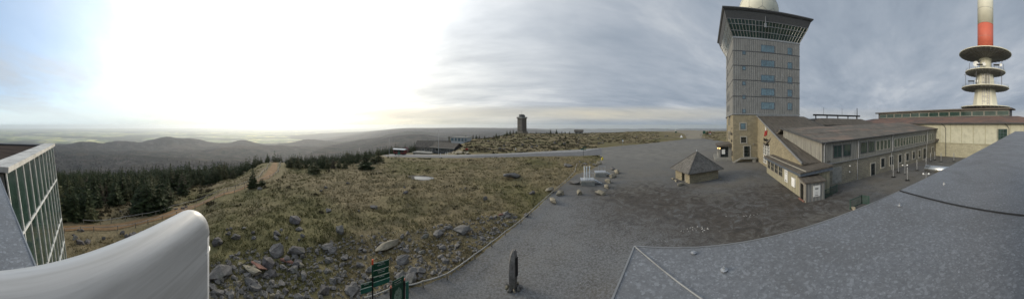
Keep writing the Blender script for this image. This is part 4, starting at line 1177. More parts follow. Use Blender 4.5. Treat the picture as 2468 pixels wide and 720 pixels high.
mb = MB(); pts = [sA.lerp(sE, t/60)+ZUP*(lz+.004)-d1*(.006+.003*noise.noise(Vector((t*.7,3,0)))) for t in range(61)]
mb.tube(pts, .011, 6); mb.build('open_seam', M['black'], own)
mb = MB()
for a, b, o_ in ((C0, C0+d1*LB, n1), (C0, C0+d2*LD, Vector((-.724,.69,0)))):
    mb.bar(a+ZUP*(lz-.05)+o_*.004, b+ZUP*(lz-.05)+o_*.004, .012, .11)
mb.build('ledge_lip', M['grey_metal'], own)
for px, py, sc_ in ((1745,653,.75), (2168,497,.8), (2275,445,.85), (1672,611,.7)):
    c = on_ledge(px, py, .0065); m_ = MB()
    m_.lathe([(.03*sc_,0),(.03*sc_,.004),(.018*sc_,.006),(.0175*sc_,.009)], c, 20); bo = m_.build('washer', M['zinc'], own, smooth=False)
    if px != 1672:
        m_ = MB(); m_.lathe([(.011*sc_,.008),(.011*sc_,.02),(.007*sc_,.021),(.006*sc_,.034*sc_)], c, 6); m_.build('bolt', M['steel'], bo)
# glazed block
gN = pol(12, 6.3); gF = pol(126, 14.0); gd = (gF-gN).normalized(); go = Vector((-gd.y, gd.x, 0))
if go.y < 0: go = -go
off = Vector((-1.45, .35, 0)); TZt, TZb = 9.22, 1.2
P = lambda t, k: gN.lerp(gF, t) + off*k + ZUP*(TZt + (TZb-TZt)*k)
mb = MB(); back = -go*6.0
mb.hexa([P(0,1)+back, P(1,1)+back, P(1,1)-go*.05, P(0,1)-go*.05], [p-ZUP*.1 for p in (P(0,0)+back, P(1,0)+back, P(1,0)-go*.05, P(0,0)-go*.05)]); mb.build('glazed_block_wall', M['grey_metal'], own)
mb = MB(); mb.hexa([P(0,1)-go*.06, P(1,1)-go*.06, P(1,1), P(0,1)], [P(0,0)-go*.06, P(1,0)-go*.06, P(1,0), P(0,0)]); fg = mb.build('glazed_facade', M['glass_green'], own)
mb = MB()
for i in range(11):
    t = i/10; mb.bar(P(t,0)+go*.02, P(t,1)+go*.02, .036, .04, up=go)
for k in (.0, .27, .60, .8, 1.0):
    mb.bar(P(0,k)+go*.022, P(1,k)+go*.022, .05, .06)
mb.build('glazing_bars', M['white'], fg)
mb = MB(); top = [gN-gd*.15+go*.16+ZUP*9.2, gF+gd*.1+go*.16+ZUP*9.2, gF+gd*.1-go*.55+ZUP*9.2, gN-gd*.15-go*.55+ZUP*9.2]
mb.hexa(top, [p+ZUP*.16 for p in top]); mb.build('stone_coping', m_plain('pale_coping', (.52,.51,.48), .8, 0, .25, 2), own)
mb = MB(); rp = [gN-gd*2-go*.5+ZUP*9.18, gF+gd*.05-go*.5+ZUP*9.18, gF+gd*.05-go*16+ZUP*9.18, gN-gd*2-go*16+ZUP*9.18]
mb.hexa([p-ZUP*9.3 for p in rp], [p for p in rp]); mb.build('board_roof', M['brownboard'], own)
mb = MB(); mb.hexa([gF+gd*.12-go*.6+ZUP*9.0, gF+gd*.12-go*16+ZUP*9.0, gF-gd*.1-go*16+ZUP*9.0, gF-gd*.1-go*.6+ZUP*9.0], [gF+gd*.12-go*.6+ZUP*9.28, gF+gd*.12-go*16+ZUP*9.28, gF-gd*.1-go*16+ZUP*9.28, gF-gd*.1-go*.6+ZUP*9.28]); mb.build('roof_edge', M['dark_metal'], own)

# handrail: thick white tube that bends down at its end
tp = math.radians(-138.4); tn = Vector((math.sin(tp), math.cos(tp), 0)); td = Vector((math.sin(tp+PI/2), math.cos(tp+PI/2), 0))
TR = .0215; TPd = .165; THt = H - .1335
axis = lambda s: tn*TPd + td*s + ZUP*THt
rail = tag(empty('handrail', (axis(.2).x, axis(.2).y, lz)), 'thick worn white metal railing with rounded top and end', 'railing')
RAIL_END = .2536; RB = .0125
pts = [axis(-3.0), axis(-1.0), axis(-.3), axis(0), axis(RAIL_END-RB)]
for i in range(13):
    a = PI/2*i/12; c = axis(RAIL_END-RB) - ZUP*RB
    pts.append(c + td*RB*math.sin(a) + ZUP*RB*math.cos(a))
e_ = pts[-1]
mb = MB(); mb.tube(pts, TR, 40); mb.build('rail_tube', M['rail'], rail, smooth=True)
mb = MB(); mb.tube([e_, Vector((e_.x, e_.y, lz-.0))], TR*.985, 40); mb.build('post', M['rail'], rail, smooth=True)
wb = MB(lambda a, b, c: tn*TPd + td*a + tn*b + ZUP*(THt+c))
wb.box(-3.0, RAIL_END, -TR, TR, -.6, 0); wb.build('web', M['rail'], rail)
m_ = MB(); jc = axis(RAIL_END-RB); n = 40
jv = [e_ - ZUP*.02 + (tn*math.cos(2*PI*i/n) + td*math.sin(2*PI*i/n))*(TR+.0004) for i in range(n+1)]
m_.tube(jv, .0005, 5, caps=False); m_.build('weld_seam', M['zinc'], rail)
# polished tube below the ledge
s0 = pol(2231, 5.0, H - 5.0*(406-Y0)/S); s1 = s0 - n1*.56
tb = MB(); tb.tube([s0, s1], .08, 28); steel = tb.build('steel_tube', M['steel'], None, origin=s0, smooth=True)
for p in steel.data.polygons: p.use_smooth = len(p.vertices) == 4
tag(steel, 'short polished steel tube sticking out level below the metal ledge', 'tube')

# ---------------------------------------------------------------- ropes, fences, signs
def rope_fence(nm, label, pts, ph, every=2.4, pr=.045, rr=.02, pm=None, sag=.06, rails=1, cat='fence'):
    root = tag(empty(nm, pts[0]), label, cat)
    L = []; 
    for a, b in zip(pts, pts[1:]):
        n = max(1, round((b-a).length/every))
        for i in range(n): L.append(a.lerp(b, i/n))
    L.append(pts[-1])
    for p in L: p.z = gz(p.x, p.y)
    for p in L:
        m = MB(); t = Vector((rnd.uniform(-.05,.05), rnd.uniform(-.05,.05), 0))
        m.tube([p-ZUP*.2, p+t+ZUP*(ph+.05)], [pr*1.1, pr], 7); m.build('post', pm or M['wood'], root)
    for k in range(rails):
        hh = ph*(1-.45*k); m = MB(); rp_ = []
        for a, b in zip(L, L[1:]):
            for i in range(4):
                t = i/4; q = a.lerp(b, t) + ZUP*(hh - sag*4*t*(1-t)); rp_.append(q)
        rp_.append(L[-1]+ZUP*hh)
        m.tube(rp_, rr, 5); m.build('rope', M['rope'], root)
    return root
RF = [gp(px, py) for px, py in [(880,735),(940,712),(985,703),(1020,693),(1078,674),(1145,625),(1218,568),(1255,540),(1300,497),(1335,465),(1365,439),(1386,416),(1391,397)]]
rope_fence('rope_fence', 'low wooden rope fence along the edge of the gravel square', RF, .42, 3.0, .055, .045, sag=.03)
pc = PATHC
for side, nm, lab, i0, i1 in ((1, 'path_fence', 'rope fence on the forest side of the sandy path', 20, 222), (-1, 'path_fence', 'rope fence on the meadow side of the sandy path', 12, 222)):
    pts = [pc[i][0] + pc[i][1]*side*(1.75+.25*math.sin(i*.2)) for i in range(i0, i1, 6)]
    # which side is the forest
    rope_fence(nm, lab, pts, .62, 2.3, .05, .036)
for nm, lab, pts in (('verge_fence', 'low dark verge fence curving round the heather bed by the sandy road', [(1560,337.5),(1600,334.5),(1640,330.5),(1656,326),(1655,321)]),
                     ('verge_fence', 'dark verge fence beside the sandy road in front of the tower', [(1690,323),(1687,328),(1700,332),(1720,337)])):
    rope_fence(nm, lab, [gp(a, b) for a, b in pts], .55, 4.0, .08, .06, M['dark_metal'])

def signpost(p, label, top, blades, nm='finger_post', cap=True, pr=.045):
    root = tag(empty(nm, p), label, 'signpost')
    m = MB(); m.tube([p-ZUP*.3, p+ZUP*(top-.27)], pr, 10); m.build('post', M['black'], root)
    m = MB(); m.tube([p+ZUP*(top-.95), p+ZUP*(top-.27)], pr*1.15, 10); m.build('post_sleeve', M['sign_green'], root)
    if cap: m = MB(); m.tube([p+ZUP*(top-.27), p+ZUP*top], pr*1.2, 10); m.build('post_cap', M['orange'], root)
    for (z0, z1, a0, a1, d, mat, words) in blades:
        nrm = d.cross(ZUP); f = lambda a, c, b=0.0: p + d*a + nrm*b + ZUP*c
        m = MB(); tip = .1 if abs(a1) > abs(a0) else 0
        m.hexa([f(a0,z0,-.015), f(a1,z0,-.015), f(a1,z0,.015), f(a0,z0,.015)], [f(a0,z1,-.015), f(a1,z1,-.015), f(a1,z1,.015), f(a0,z1,.015)])
        b = m.build('sign_blade', mat, root)
        m = MB(); m.hexa([f(a0,z1-.018,.0155), f(a1,z1-.018,.0155), f(a1,z1-.018,.019), f(a0,z1-.018,.019)], [f(a0,z1-.002,.0155), f(a1,z1-.002,.0155), f(a1,z1-.002,.019), f(a0,z1-.002,.019)]); m.build('edge_line', M['paper'], b)
        for i, wd in enumerate(words):
            zz = z1 - .075 - i*.10
            text_obj(wd, .085, 'lettering', M['paper'], b, f((a0+a1)/2, zz, .017), d, ZUP, .001)
    return root
fp = pol(898, 12.4); fp.z = gz(fp.x, fp.y)
e1 = pol(898, 12.4); e2 = pol(938, 12.85); dd = (e2-e1); dd.z = 0; dd.normalize()
signpost(fp, 'green finger post with orange top and stacked arms by the rope fence', 3.08-fp.z, [
    (2.46,2.84,.05,1.02,dd,M['sign_green'],['Eckerloch','Schierke 7 km']), (2.12,2.44,.05,1.0,dd,M['sign_green'],['Torfhaus 8 km','Goetheweg']),
    (1.82,2.08,.05,1.05,dd,M['sign_green'],['Rundweg']), (1.52,1.80,.05,1.05,dd,M['sign_teal'],[]),
    (1.66,1.90,-.68,-.05,dd,M['sign_green'],['Bahnhof']), (1.36,1.63,-.70,-.05,dd,M['sign_teal'],[])])
b1 = pol(942, 11.83); b2 = pol(974, 12.4); b1.z = gz(b1.x, b1.y); b2.z = gz(b2.x, b2.y)
bd = (b2-b1); bd.z = 0; bl = bd.length; bd.normalize(); bn = bd.cross(ZUP)
ib = tag(empty('information_board', b1), 'green information board with a grey map between dark posts with orange caps', 'sign')
for p in (b1, b2):
    m = MB(); m.tube([p-ZUP*.3, p+ZUP*1.93], .055, 10); po = m.build('post', M['black'], ib)
    m = MB(); m.tube([p+ZUP*1.93, p+ZUP*2.02], .05, 10); m.build('post_cap', M['salmon'], po)
fb = lambda a, c, b=0.0: b1 + bd*a + bn*b + ZUP*c
m = MB(fb); m.box(.09, bl-.08, .55, 1.98, -.02, .02) if False else m.hexa([(.09,.5,-.02),(bl-.08,.5,-.02),(bl-.08,.5,.02),(.09,.5,.02)],[(.09,1.9,-.02),(bl-.08,1.9,-.02),(bl-.08,1.9,.02),(.09,1.9,.02)]); m.build('map_panel', M['sign_green'], ib)
m = MB(fb); m.hexa([(.1,1.92,-.02),(bl-.02,1.92,-.02),(bl-.02,1.92,.02),(.1,1.92,.02)],[(.1,2.2,-.02),(bl-.02,2.2,-.02),(bl-.02,2.2,.02),(.1,2.2,.02)]); hd = m.build('header_panel', M['sign_green'], ib)
text_obj('Nationalpark', .09, 'lettering', M['paper'], hd, fb(bl*.5, 2.11, .022), bd, ZUP, .001); text_obj('Rundwanderweg', .065, 'lettering', M['paper'], hd, fb(bl*.5, 1.99, .022), bd, ZUP, .001)
m = MB(fb); rr_ = random.Random(3); k = 14
ring = [(bl*.52+(.24+.07*rr_.random())*math.cos(2*PI*i/k)*1.0, 1.28+(.40+.1*rr_.random())*math.sin(2*PI*i/k), .023) for i in range(k)]
m.add(ring, [tuple(range(k))]); m.build('map_graphic', m_plain('map_print', (.17,.24,.19), .6, 0, .6, 14), ib)
m = MB(fb); m.hexa([(bl+.12,.6,-.02),(bl+.32,.6,-.02),(bl+.32,.6,.02),(bl+.12,.6,.02)],[(bl+.12,1.75,-.02),(bl+.32,1.75,-.02),(bl+.32,1.75,.02),(bl+.12,1.75,.02)]); m.build('side_panel', M['sign_teal'], ib)
for z_ in (1.6, .8):
    m = MB(fb); m.bar((bl, z_, 0), (bl+.14, z_, 0), .04); m.build('bracket', M['black'], ib)

def small_sign(px, r, label, h, w, hh, mat, dx=1.0, nm='road_sign', pm=None, extra=None):
    p = gr(px, r); root = tag(empty(nm, p), label, 'sign')
    t = Vector((p.y, -p.x, 0)).normalized(); n = Vector((-p.x, -p.y, 0)).normalized()
    m = MB(); m.tube([p-ZUP*.3, p+ZUP*h], .05+r*.0003, 8); m.build('post', pm or M['dark_metal'], root)
    f = lambda a, c, b=0.0: p + t*a + n*b + ZUP*c
    m = MB(f); m.hexa([(-w/2,h-hh,.05),(w/2,h-hh,.05),(w/2,h-hh,.09),(-w/2,h-hh,.09)],[(-w/2,h,.05),(w/2,h,.05),(w/2,h,.09),(-w/2,h,.09)]); m.build('panel', mat, root)
    if extra:
        for (a, c, w2, h2, mt) in extra:
            m = MB(f); m.hexa([(a-w2/2,c,.09),(a+w2/2,c,.09),(a+w2/2,c,.11),(a-w2/2,c,.11)],[(a-w2/2,c+h2,.09),(a+w2/2,c+h2,.09),(a+w2/2,c+h2,.11),(a-w2/2,c+h2,.11)]); m.build('panel', mt, root)
    return root
gp_ = gr(1406, 74); t_ = Vector((gp_.y, -gp_.x, 0)).normalized()
signpost(gp_, 'green finger post where the road meets the gravel square', 3.7, [(3.0,3.35,.05,1.0,t_,M['sign_green'],[]), (2.6,2.92,-.9,-.05,t_,M['sign_green'],[]), (2.35,2.6,-.9,.9,t_,M['sign_teal'],[])], cap=False)
small_sign(961.5, 98, 'narrow green signpost beside the road near the carriage', 3.2, .8, .5, M['sign_green'], extra=[(0,1.2,1.1,.9,M['sign_teal'])])
small_sign(1125, 92, 'small square dark red sign board at the roadside', 1.25, 1.15, 1.1, M['red'])
small_sign(1501, 118, 'slim white roadside post sign on the heather bank', 2.6, .75, .75, M['white'], pm=M['grey_metal'])
small_sign(1629, 215, 'green sign on a thin post at the sandy road bend', 4.4, 1.7, 1.5, M['sign_green'])
small_sign(1628, 330, 'thin white marker post where the sandy road meets the horizon', 4.0, .9, 2.4, M['white'], pm=M['white'])
small_sign(1697, 225, 'large green board on the bank before the tower', 4.4, 2.6, 3.0, M['sign_green'])
small_sign(1711, 232, 'white and red notice frame on the bank beside the green board', 3.0, 2.6, .9, M['red'], extra=[(-.8,.4,.5,1.6,M['white']), (.8,.4,.5,1.6,M['white'])])
p = gr(1642, 190); m = MB(); t_ = Vector((p.y,-p.x,0)).normalized(); n_ = Vector((-p.x,-p.y,0)).normalized()
tri = [p-t_*1.2+n_*.5, p+t_*1.2+n_*.5, p+ZUP*2.2]; m.add([q for q in tri]+[q-n_*1.0 for q in tri], [(0,1,2),(5,4,3),(0,2,5,3),(1,4,5,2),(0,3,4,1)])
tag(m.build('warning_triangle', M['white'], None, origin=p), 'small white triangular marker standing on the heather bank', 'marker')
for px, r, h in ((866,150,7.5),(938,112,8.5),(1057,104,11),(1128,160,8)):
    p = gr(px, r); lp = tag(empty('lamp_post', p), {866:'thin pale lamp post above the loop road bend',938:'thin grey lamp post behind the loop road near the carriage',1057:'tall thin pole in front of the dark shed',1128:'thin pole beside the white flat roofed building'}[px], 'lamp post')
    m = MB(); m.tube([p-ZUP*.4, p+ZUP*h], [.11,.07], 6); m.build('pole', M['zinc'], lp)
    m = MB(); m.box(p.x-.25, p.x+.25, p.y-.12, p.y+.12, p.z+h, p.z+h+.12); m.build('lamp_head', M['grey_metal'], lp)
for i, (px, r) in enumerate(((1062,96),(1074,96),(1079,96.5),(1243,90))):
    p = gr(px, r); b = MB(); b.tube([p-ZUP*.2, p+ZUP*.95], .09, 7); b.tube([p+ZUP*.95, p+ZUP*1.15], .11, 7); tag(b.build('road_marker', M['white'], None, origin=p), 'white roadside marker post beside the road in front of the shed' if i < 3 else 'lone grey white roadside marker post at the road edge', 'marker post', 'marker posts in front of the shed' if i < 3 else None)

# ---------------------------------------------------------------- rocks
def rock_mesh(seed, n=18, rough=.05, mat='rock', sq=(1, .8, .62)):
    r = random.Random(seed); bm = bmesh.new()
    for i in range(n):
        v = Vector((r.gauss(0,1), r.gauss(0,1), r.gauss(0,1))).normalized()
        v = Vector((v.x*sq[0], v.y*sq[1], v.z*sq[2]))*(.8+.35*r.random())
        m_ = max(abs(v.x)/sq[0], abs(v.y)/sq[1], abs(v.z)/sq[2]); v *= (.55 + .45/max(.6, m_))
        bm.verts.new(v)
    bmesh.ops.convex_hull(bm, input=bm.verts)
    for v in [v for v in bm.verts if not v.link_faces]: bm.verts.remove(v)
    bmesh.ops.bevel(bm, geom=list(bm.edges), offset=.025, segments=1, affect='EDGES', clamp_overlap=True)
    bmesh.ops.triangulate(bm, faces=bm.faces)
    bmesh.ops.subdivide_edges(bm, edges=[e for e in bm.edges if e.calc_length() > .25], cuts=1)
    for v in bm.verts: v.co += v.normal*rough*noise.noise(v.co*2.6+Vector((seed, 0, 0)))*1.6
    me = bpy.data.meshes.new('boulder'); bm.to_mesh(me); bm.free()
    me.materials.append(M[mat]); auto_uv(me); return me
ROCK = [rock_mesh(i) for i in range(9)]
RTAN = [rock_mesh(20+i, 16, .05, 'rock_tan', (1, .75, .6)) for i in range(4)]
RRED = [rock_mesh(30+i, 14, .05, 'rock_red', (1, .7, .4)) for i in range(3)]
RDRK = [rock_mesh(40+i, 18, .06, 'rock_dark', (1, .85, .7)) for i in range(4)]
def put_rock(mesh, p, s, label, group=None, sink=.3, rz=None, tilt=.25, sxyz=None, nm='boulder'):
    o = bpy.data.objects.new(nm, mesh); COL.objects.link(o)
    o.location = p + ZUP*s*(.55-sink)
    o.rotation_euler = (rnd.uniform(-tilt, tilt), rnd.uniform(-tilt, tilt), rnd.uniform(0, 2*PI) if rz is None else rz)
    k = sxyz or (1, rnd.uniform(.75, 1.1), rnd.uniform(.75, 1.15))
    o.scale = (s*k[0], s*k[1], s*k[2]); tag(o, label, 'boulder', group); return o
# named boulders
NB = [(1332,488,.75,(1.3,.6,.45),'flat pale tan boulder at the corner of the rope fence and the gravel square'),
 (1348,470,.6,(1,.9,.8),'rounded brown boulder beside the rope fence before the pipe platform'),
 (1397,469,.55,(1,.8,.95),'upright tan boulder on the gravel in front of the pipe platform'),
 (1446,469,.62,(1.15,.7,.75),'slanting tan boulder on gravel beside the front pipe platform'),
 (1462,453,.55,(1,.8,.8),'squarish tan boulder beyond the foot of the front metal steps'),
 (1467,440,.62,(1.15,.8,.85),'bright tan boulder standing between the two sets of metal steps'),
 (1475,428,.68,(1.15,.8,.75),'tan boulder near the foot of the rear metal steps'),
 (1487,417,.72,(1.2,.8,.75),'broad tan boulder at the outer end of the boulder row'),
 (1477,409,.6,(1,.8,.85),'dark mossy boulder behind the outer end of the boulder row'),
 (1383,443,.8,(1.2,.7,.65),'grey boulder at the grass side of the front pipe platform'),
 (1442,396,.75,(1,.8,.9),'pale tan boulder at the tip of the grassy bank'),
 (1325,461,.8,(1.1,.7,.6),'grey tan boulder on the grass just inside the rope fence'),
 (1370,402,1.1,(1.2,.9,.7),'dark grey boulder in the grass behind the rope fence end')]
for i, (px, py, s, k, lb) in enumerate(NB):
    g = gp(px, py); put_rock((RTAN if i not in (8, 9, 12) else ROCK)[i % 4], g, s*(1.4 if i < 11 else 1.1), lb, None, .22, rnd.uniform(0, 6), .12, k)
BIG = [(667,612,.72,(1,1,1.15),'rock','large upright dark granite block above the red slabs in the rock field'),
 (645,642,.62,(1,1,1),'rock_dark','big dark rounded granite boulder among the red slabs'),
 (528,668,.85,(1.3,.8,.7),'rock','long grey granite block at the end of the handrail'),
 (716,610,.62,(1.2,.9,.8),'rock_dark','broad dark granite block right of the upright block'),
 (622,645,.7,(1.4,.7,.4),'rock_red','flat reddish slab lying against the dark rounded boulder'),
 (690,633,.5,(1.2,.7,.5),'rock_red','small reddish slab behind the dark rounded boulder'),
 (612,660,.75,(1.5,.7,.35),'rock_tan','pale tan slab lying in front of the reddish slab'),
 (1112,560,.82,(1.15,.9,.75),'rock','large grey granite boulder at the top of the rock field near the fence'),
 (1058,567,.62,(1,.9,.8),'rock','medium grey boulder left of the large top boulder'),
 (970,632,.55,(1,.9,.85),'rock','angular grey boulder right above the green finger post'),
 (988,680,.6,(1.1,.8,.8),'rock','grey boulder just behind the green information board'),
 (935,598,.85,(1.6,.7,.6),'rock_tan','long tan grey slab in the middle of the rock field'),
 (820,560,.62,(.8,.8,1.2),'rock','lone upright stone standing in the dry grass'),
 (710,536,.8,(1.2,1,.8),'rock_dark','mossy dark outcrop in the meadow below the pond'),
 (1235,428,1.5,(1.4,.9,.6),'rock','wide grey outcrop in the meadow right of the pond'),
 (1210,520,.5,(1,.8,.7),'rock_red','reddish stone at the fence edge of the rock field'),
 (525,588,.55,(1,.9,1),'rock_dark','dark boulder just right of the handrail bend'),
 (608,690,.6,(1.2,.9,.7),'rock','brown grey boulder at the bottom of the rock field'),
 (790,600,.55,(1,.9,.8),'rock','grey boulder at the upper left border of the rock field'),
 (848,706,.5,(1,1,.8),'rock','pale boulder left of the finger post foot')]
for i, (px, py, s, k, mt, lb) in enumerate(BIG):
    g = gp(px, py); lst = {'rock': ROCK, 'rock_dark': RDRK, 'rock_red': RRED, 'rock_tan': RTAN}[mt]
    put_rock(lst[i % len(lst)], g, s, lb, None, .25, rnd.uniform(0, 6), .2, k)
def scatter(n, reg, smin, smax, label, group, pick, nm='boulder', power=1.7):
    (x0, x1, ya, yb) = reg; k = 0; tries = 0
    while k < n and tries < n*30:
        tries += 1
        px = rnd.uniform(x0, x1); yl, yh = (ya(px), yb(px))
        if yh <= yl: continue
        py = rnd.uniform(yl, yh)
        if noise.noise(Vector((px*.018, py*.03, 4))) + rnd.uniform(-.35, .35) < -.12: continue
        g = gp(px, py); s = smin + (smax-smin)*rnd.random()**power
        put_rock(pick(), g, s, label, group, .3, nm=nm); k += 1
def field_low(px): return interp([(505,720),(900,720),(960,695),(1050,672),(1150,612),(1215,560),(1245,535)], px)
def field_top(px): return interp([(505,640),(600,600),(700,610),(800,580),(900,560),(1000,555),(1100,535),(1200,515),(1245,512)], px)
scatter(128, (800, 1240, field_top, lambda x: field_low(x)-6), .15, .44, 'angular grey granite block in the rock field between meadow and rope fence', 'granite blocks in the rock field by the rope fence', lambda: rnd.choice(ROCK+ROCK+RTAN[:1]))
scatter(66, (508, 800, field_top, field_low), .15, .45, 'grey brown granite block in the rock field below the handrail end', 'granite blocks in the rock field below the handrail', lambda: rnd.choice(ROCK+RDRK+RTAN[:1]))
scatter(18, (172, 360, lambda x: 556-(x-172)*.02, lambda x: 590-(x-172)*.03), .2, .55, 'dark granite block heaped below the sandy path', 'dark blocks below the sandy path', lambda: rnd.choice(RDRK+ROCK[:2]))
scatter(18, (545, 730, lambda x: 545, lambda x: 580), .2, .5, 'dark rough stone among dry grass above the rock field', 'dark stones in the dry grass', lambda: rnd.choice(RDRK+ROCK[:3]))
scatter(14, (520, 1330, lambda x: 440, lambda x: 520), .2, .6, 'small dark stone lying loose in the open meadow', 'loose stones in the meadow', lambda: rnd.choice(RDRK+ROCK[:3]))
scatter(14, (1395, 1440, lambda x: 382, lambda x: 405), .25, .7, 'grey stone heaped on the grassy bank by the road junction', 'stones on the bank by the road junction', lambda: rnd.choice(ROCK+RTAN[:2]))
scatter(10, (180, 470, lambda x: 480, lambda x: 512), .25, .6, 'grey stone between the young spruces beyond the path', 'stones beyond the sandy path', lambda: rnd.choice(RDRK+ROCK[:3]))
# rubble between them: too many to count
def rubble(nm, n, reg, smin, smax, mat):
    m = MB(); (x0, x1, ya, yb) = reg
    for i in range(n):
        px = rnd.uniform(x0, x1); yl, yh = ya(px), yb(px)
        if yh <= yl: continue
        g = gp(px, rnd.uniform(yl, yh)); s = smin+(smax-smin)*rnd.random()**2
        c = g + ZUP*s*.3
        dirs = [Vector((rnd.uniform(-1,1), rnd.uniform(-1,1), rnd.uniform(-.6,.6))) for _ in range(1)]
        vs = [c+Vector((s*rnd.uniform(.6,1.2),0,0)), c+Vector((0,s*rnd.uniform(.6,1.2),0)), c-Vector((s*rnd.uniform(.6,1.2),0,0)), c-Vector((0,s*rnd.uniform(.6,1.2),0)), c+Vector((rnd.uniform(-.3,.3)*s,rnd.uniform(-.3,.3)*s,s*rnd.uniform(.4,.9))), c-ZUP*s*.5]
        m.add(vs, [(0,1,4),(1,2,4),(2,3,4),(3,0,4),(1,0,5),(2,1,5),(3,2,5),(0,3,5)])
    return tag(m.build(nm, mat), kind='stuff')
rubble('rubble', 1900, (505, 1245, field_top, field_low), .05, .22, m_plain('broken_granite', (.175,.163,.147), .93, 0, .4, 2))
rubble('moor_stones', 90, (1160, 1640, lambda x: 324 if x < 1500 else 320, lambda x: interp([(1160,366),(1400,352),(1640,328)], x)), .4, 1.2, M['rock_dark'])
rubble('pale_rubble', 600, (505, 1245, field_top, field_low), .03, .12, M['rock_tan'])
rubble('stone_chips', 45, (1640, 1712, lambda x: 546, lambda x: 560), .03, .13, M['chips'])
rubble('gravel_pebbles', 260, (1250, 1900, lambda x: 505, lambda x: 700), .02, .055, M['chips'])
rubble('gravel_pebbles', 26, (1745, 1860, lambda x: 515, lambda x: 523), .03, .12, M['chips'])

# standing stone
sp = gp(1237, 694); az = math.atan2(sp.x, sp.y)
ss = tag(empty('standing_stone', sp), 'tall dark standing stone with an inset plaque on a small cairn', 'monument')
su = Vector((math.cos(az), -math.sin(az), 0)); sv = Vector((math.sin(az), math.cos(az), 0))
fs_ = lambda a, b, c=0.0: sp + su*a + sv*b + ZUP*c
m = MB(fs_); prof = [(-.22,0,.30),(-.27,.5,.40),(-.29,1.1,.48),(-.25,1.7,.46),(-.16,2.2,.34),(-.04,2.48,.2)]
prR = [(.22,0),(.25,.5),(.28,1.1),(.28,1.7),(.24,2.2),(.12,2.5)]
k = len(prof); vs = []
for (a, z, d), (b, _) in zip(prof, prR): vs += [(a,-d*.55,z),(b*.35,-d*.85,z),(b,-d*.3,z),(b*.95,d*.9,z),(-.02,d,z),(a*1.02,d*.5,z)]
fcs = [tuple(reversed(range(6))), tuple(range((k-1)*6, k*6))]
for i in range(k-1):
    for j in range(6):
        a = i*6+j; b = i*6+(j+1) % 6; fcs.append((a, b, b+6, a+6))
m.add(vs, fcs); stn = m.build('stone_slab', M['rock'], ss)
m = MB(fs_); m.hexa([(.13,-.33,.95),(.29,-.18,.95),(.31,-.2,.95),(.15,-.36,.95)], [(.13,-.33,2.1),(.28,-.18,2.15),(.30,-.2,2.15),(.15,-.36,2.1)]); m.build('plaque', M['black'], ss)
for i in range(9):
    a = 2*PI*i/9; o = bpy.data.objects.new('base_stone', RTAN[i % 4] if i % 2 else ROCK[i % 5]); COL.objects.link(o); o.parent = ss
    o.location = su*.42*math.cos(a) + sv*.4*math.sin(a) + ZUP*.1; s = rnd.uniform(.13, .22); o.scale = (s, s, s); o.rotation_euler = (a, a*2, a*3)
# stones by the hut door
for i, (px, py, s, lb) in enumerate(((1640,447,.75,'large flat stone step lying before the hut doorway'), (1630,437,.55,'grey tan block heaped at the hut corner beside the doorway'), (1622,432,.45,'smallest stone heaped at the far hut corner'), (1737,433,.3,'small pale stone at the long side end of the hut'))):
    put_rock(RTAN[i % 4], gp(px, py), s, lb, None, .25, i, .1, (1.2,.8,.55), 'stone')

# ---------------------------------------------------------------- pipe platforms on the gravel
def platform(px, py, label, wd, dp, hh, pipes, ang, stair=True):
    p = gp(px, py); az = (px-1234)/S + math.radians(ang)
    xu = Vector((math.cos(az), -math.sin(az), 0)); yv = Vector((math.sin(az), math.cos(az), 0))
    f = lambda a, b, c=0.0: p + xu*a + yv*b + ZUP*c
    root = tag(empty('pipe_platform', p), label, 'platform')
    m = MB(f); m.box(-wd/2, wd/2, 0, dp, -.2, hh); m.build('base', M['concrete'], root)
    m = MB(f); m.box(-wd/2-.05, wd/2+.05, .55, dp+.1, hh, hh+.12); m.build('deck', M['zinc'], root)
    for i, a in enumerate(pipes):
        m = MB(f); m.tube([(a, .9, hh+.1), (a, .9, hh+2.35)], .11, 12); pp = m.build('pipe', M['white'], root, smooth=False)
        m = MB(f); m.tube([(a, .9, hh+2.35), (a, .9, hh+2.48)], .14, 12); m.build('pipe_cap', M['white'], pp)
    m = MB(f)
    for k in range(5): m.box(wd/2+.08+.32*k, wd/2+.08+.32*(k+1), .6, 1.4, hh-.04-.19*k, hh-.19*k)
    m.bar((wd/2, .58, hh), (wd/2+1.6, .58, .0), .06, .16); m.bar((wd/2, 1.42, hh), (wd/2+1.6, 1.42, .0), .06, .16); m.build('metal_steps', M['zinc'], root)
    m = MB(f)
    for a, b in ((-wd/2+.9 if False else wd/2-.1, dp), (wd/2-.1, 1.5), (0.2, dp), (-.3, dp), (wd/2-.7, dp)): m.tube([(a, b, hh), (a, b, hh+1.05)], .035, 6)
    m.tube([(-.3, dp, hh+1.03), (wd/2-.1, dp, hh+1.03), (wd/2-.1, 1.5, hh+1.03)], .035, 6); m.build('railing', M['zinc'], root)
    return root
platform(1417, 448, 'front grey pipe platform with three tall white pipes and metal steps', 2.4, 2.4, .75, (-.55, -.15, .35), -4)
platform(1448, 427, 'rear grey pipe platform with zinc deck, railing and metal steps', 2.3, 2.4, .75, (), -4)
p = gp(1452, 385); b = MB(); b.hexa([p+Vector(q) for q in ((-.3,-.2,0),(.3,-.2,0),(.3,.2,0),(-.3,.2,0))], [p+Vector(q) for q in ((-.2,-.12,.75),(.2,-.12,.75),(.2,.12,.75),(-.2,.12,.75))]); b.tube([p+ZUP*.75, p+ZUP*.95], .06, 8); tag(b.build('grit_marker', M['yellow'], None, origin=p), 'small yellow marker block beside the grassy bank', 'marker')

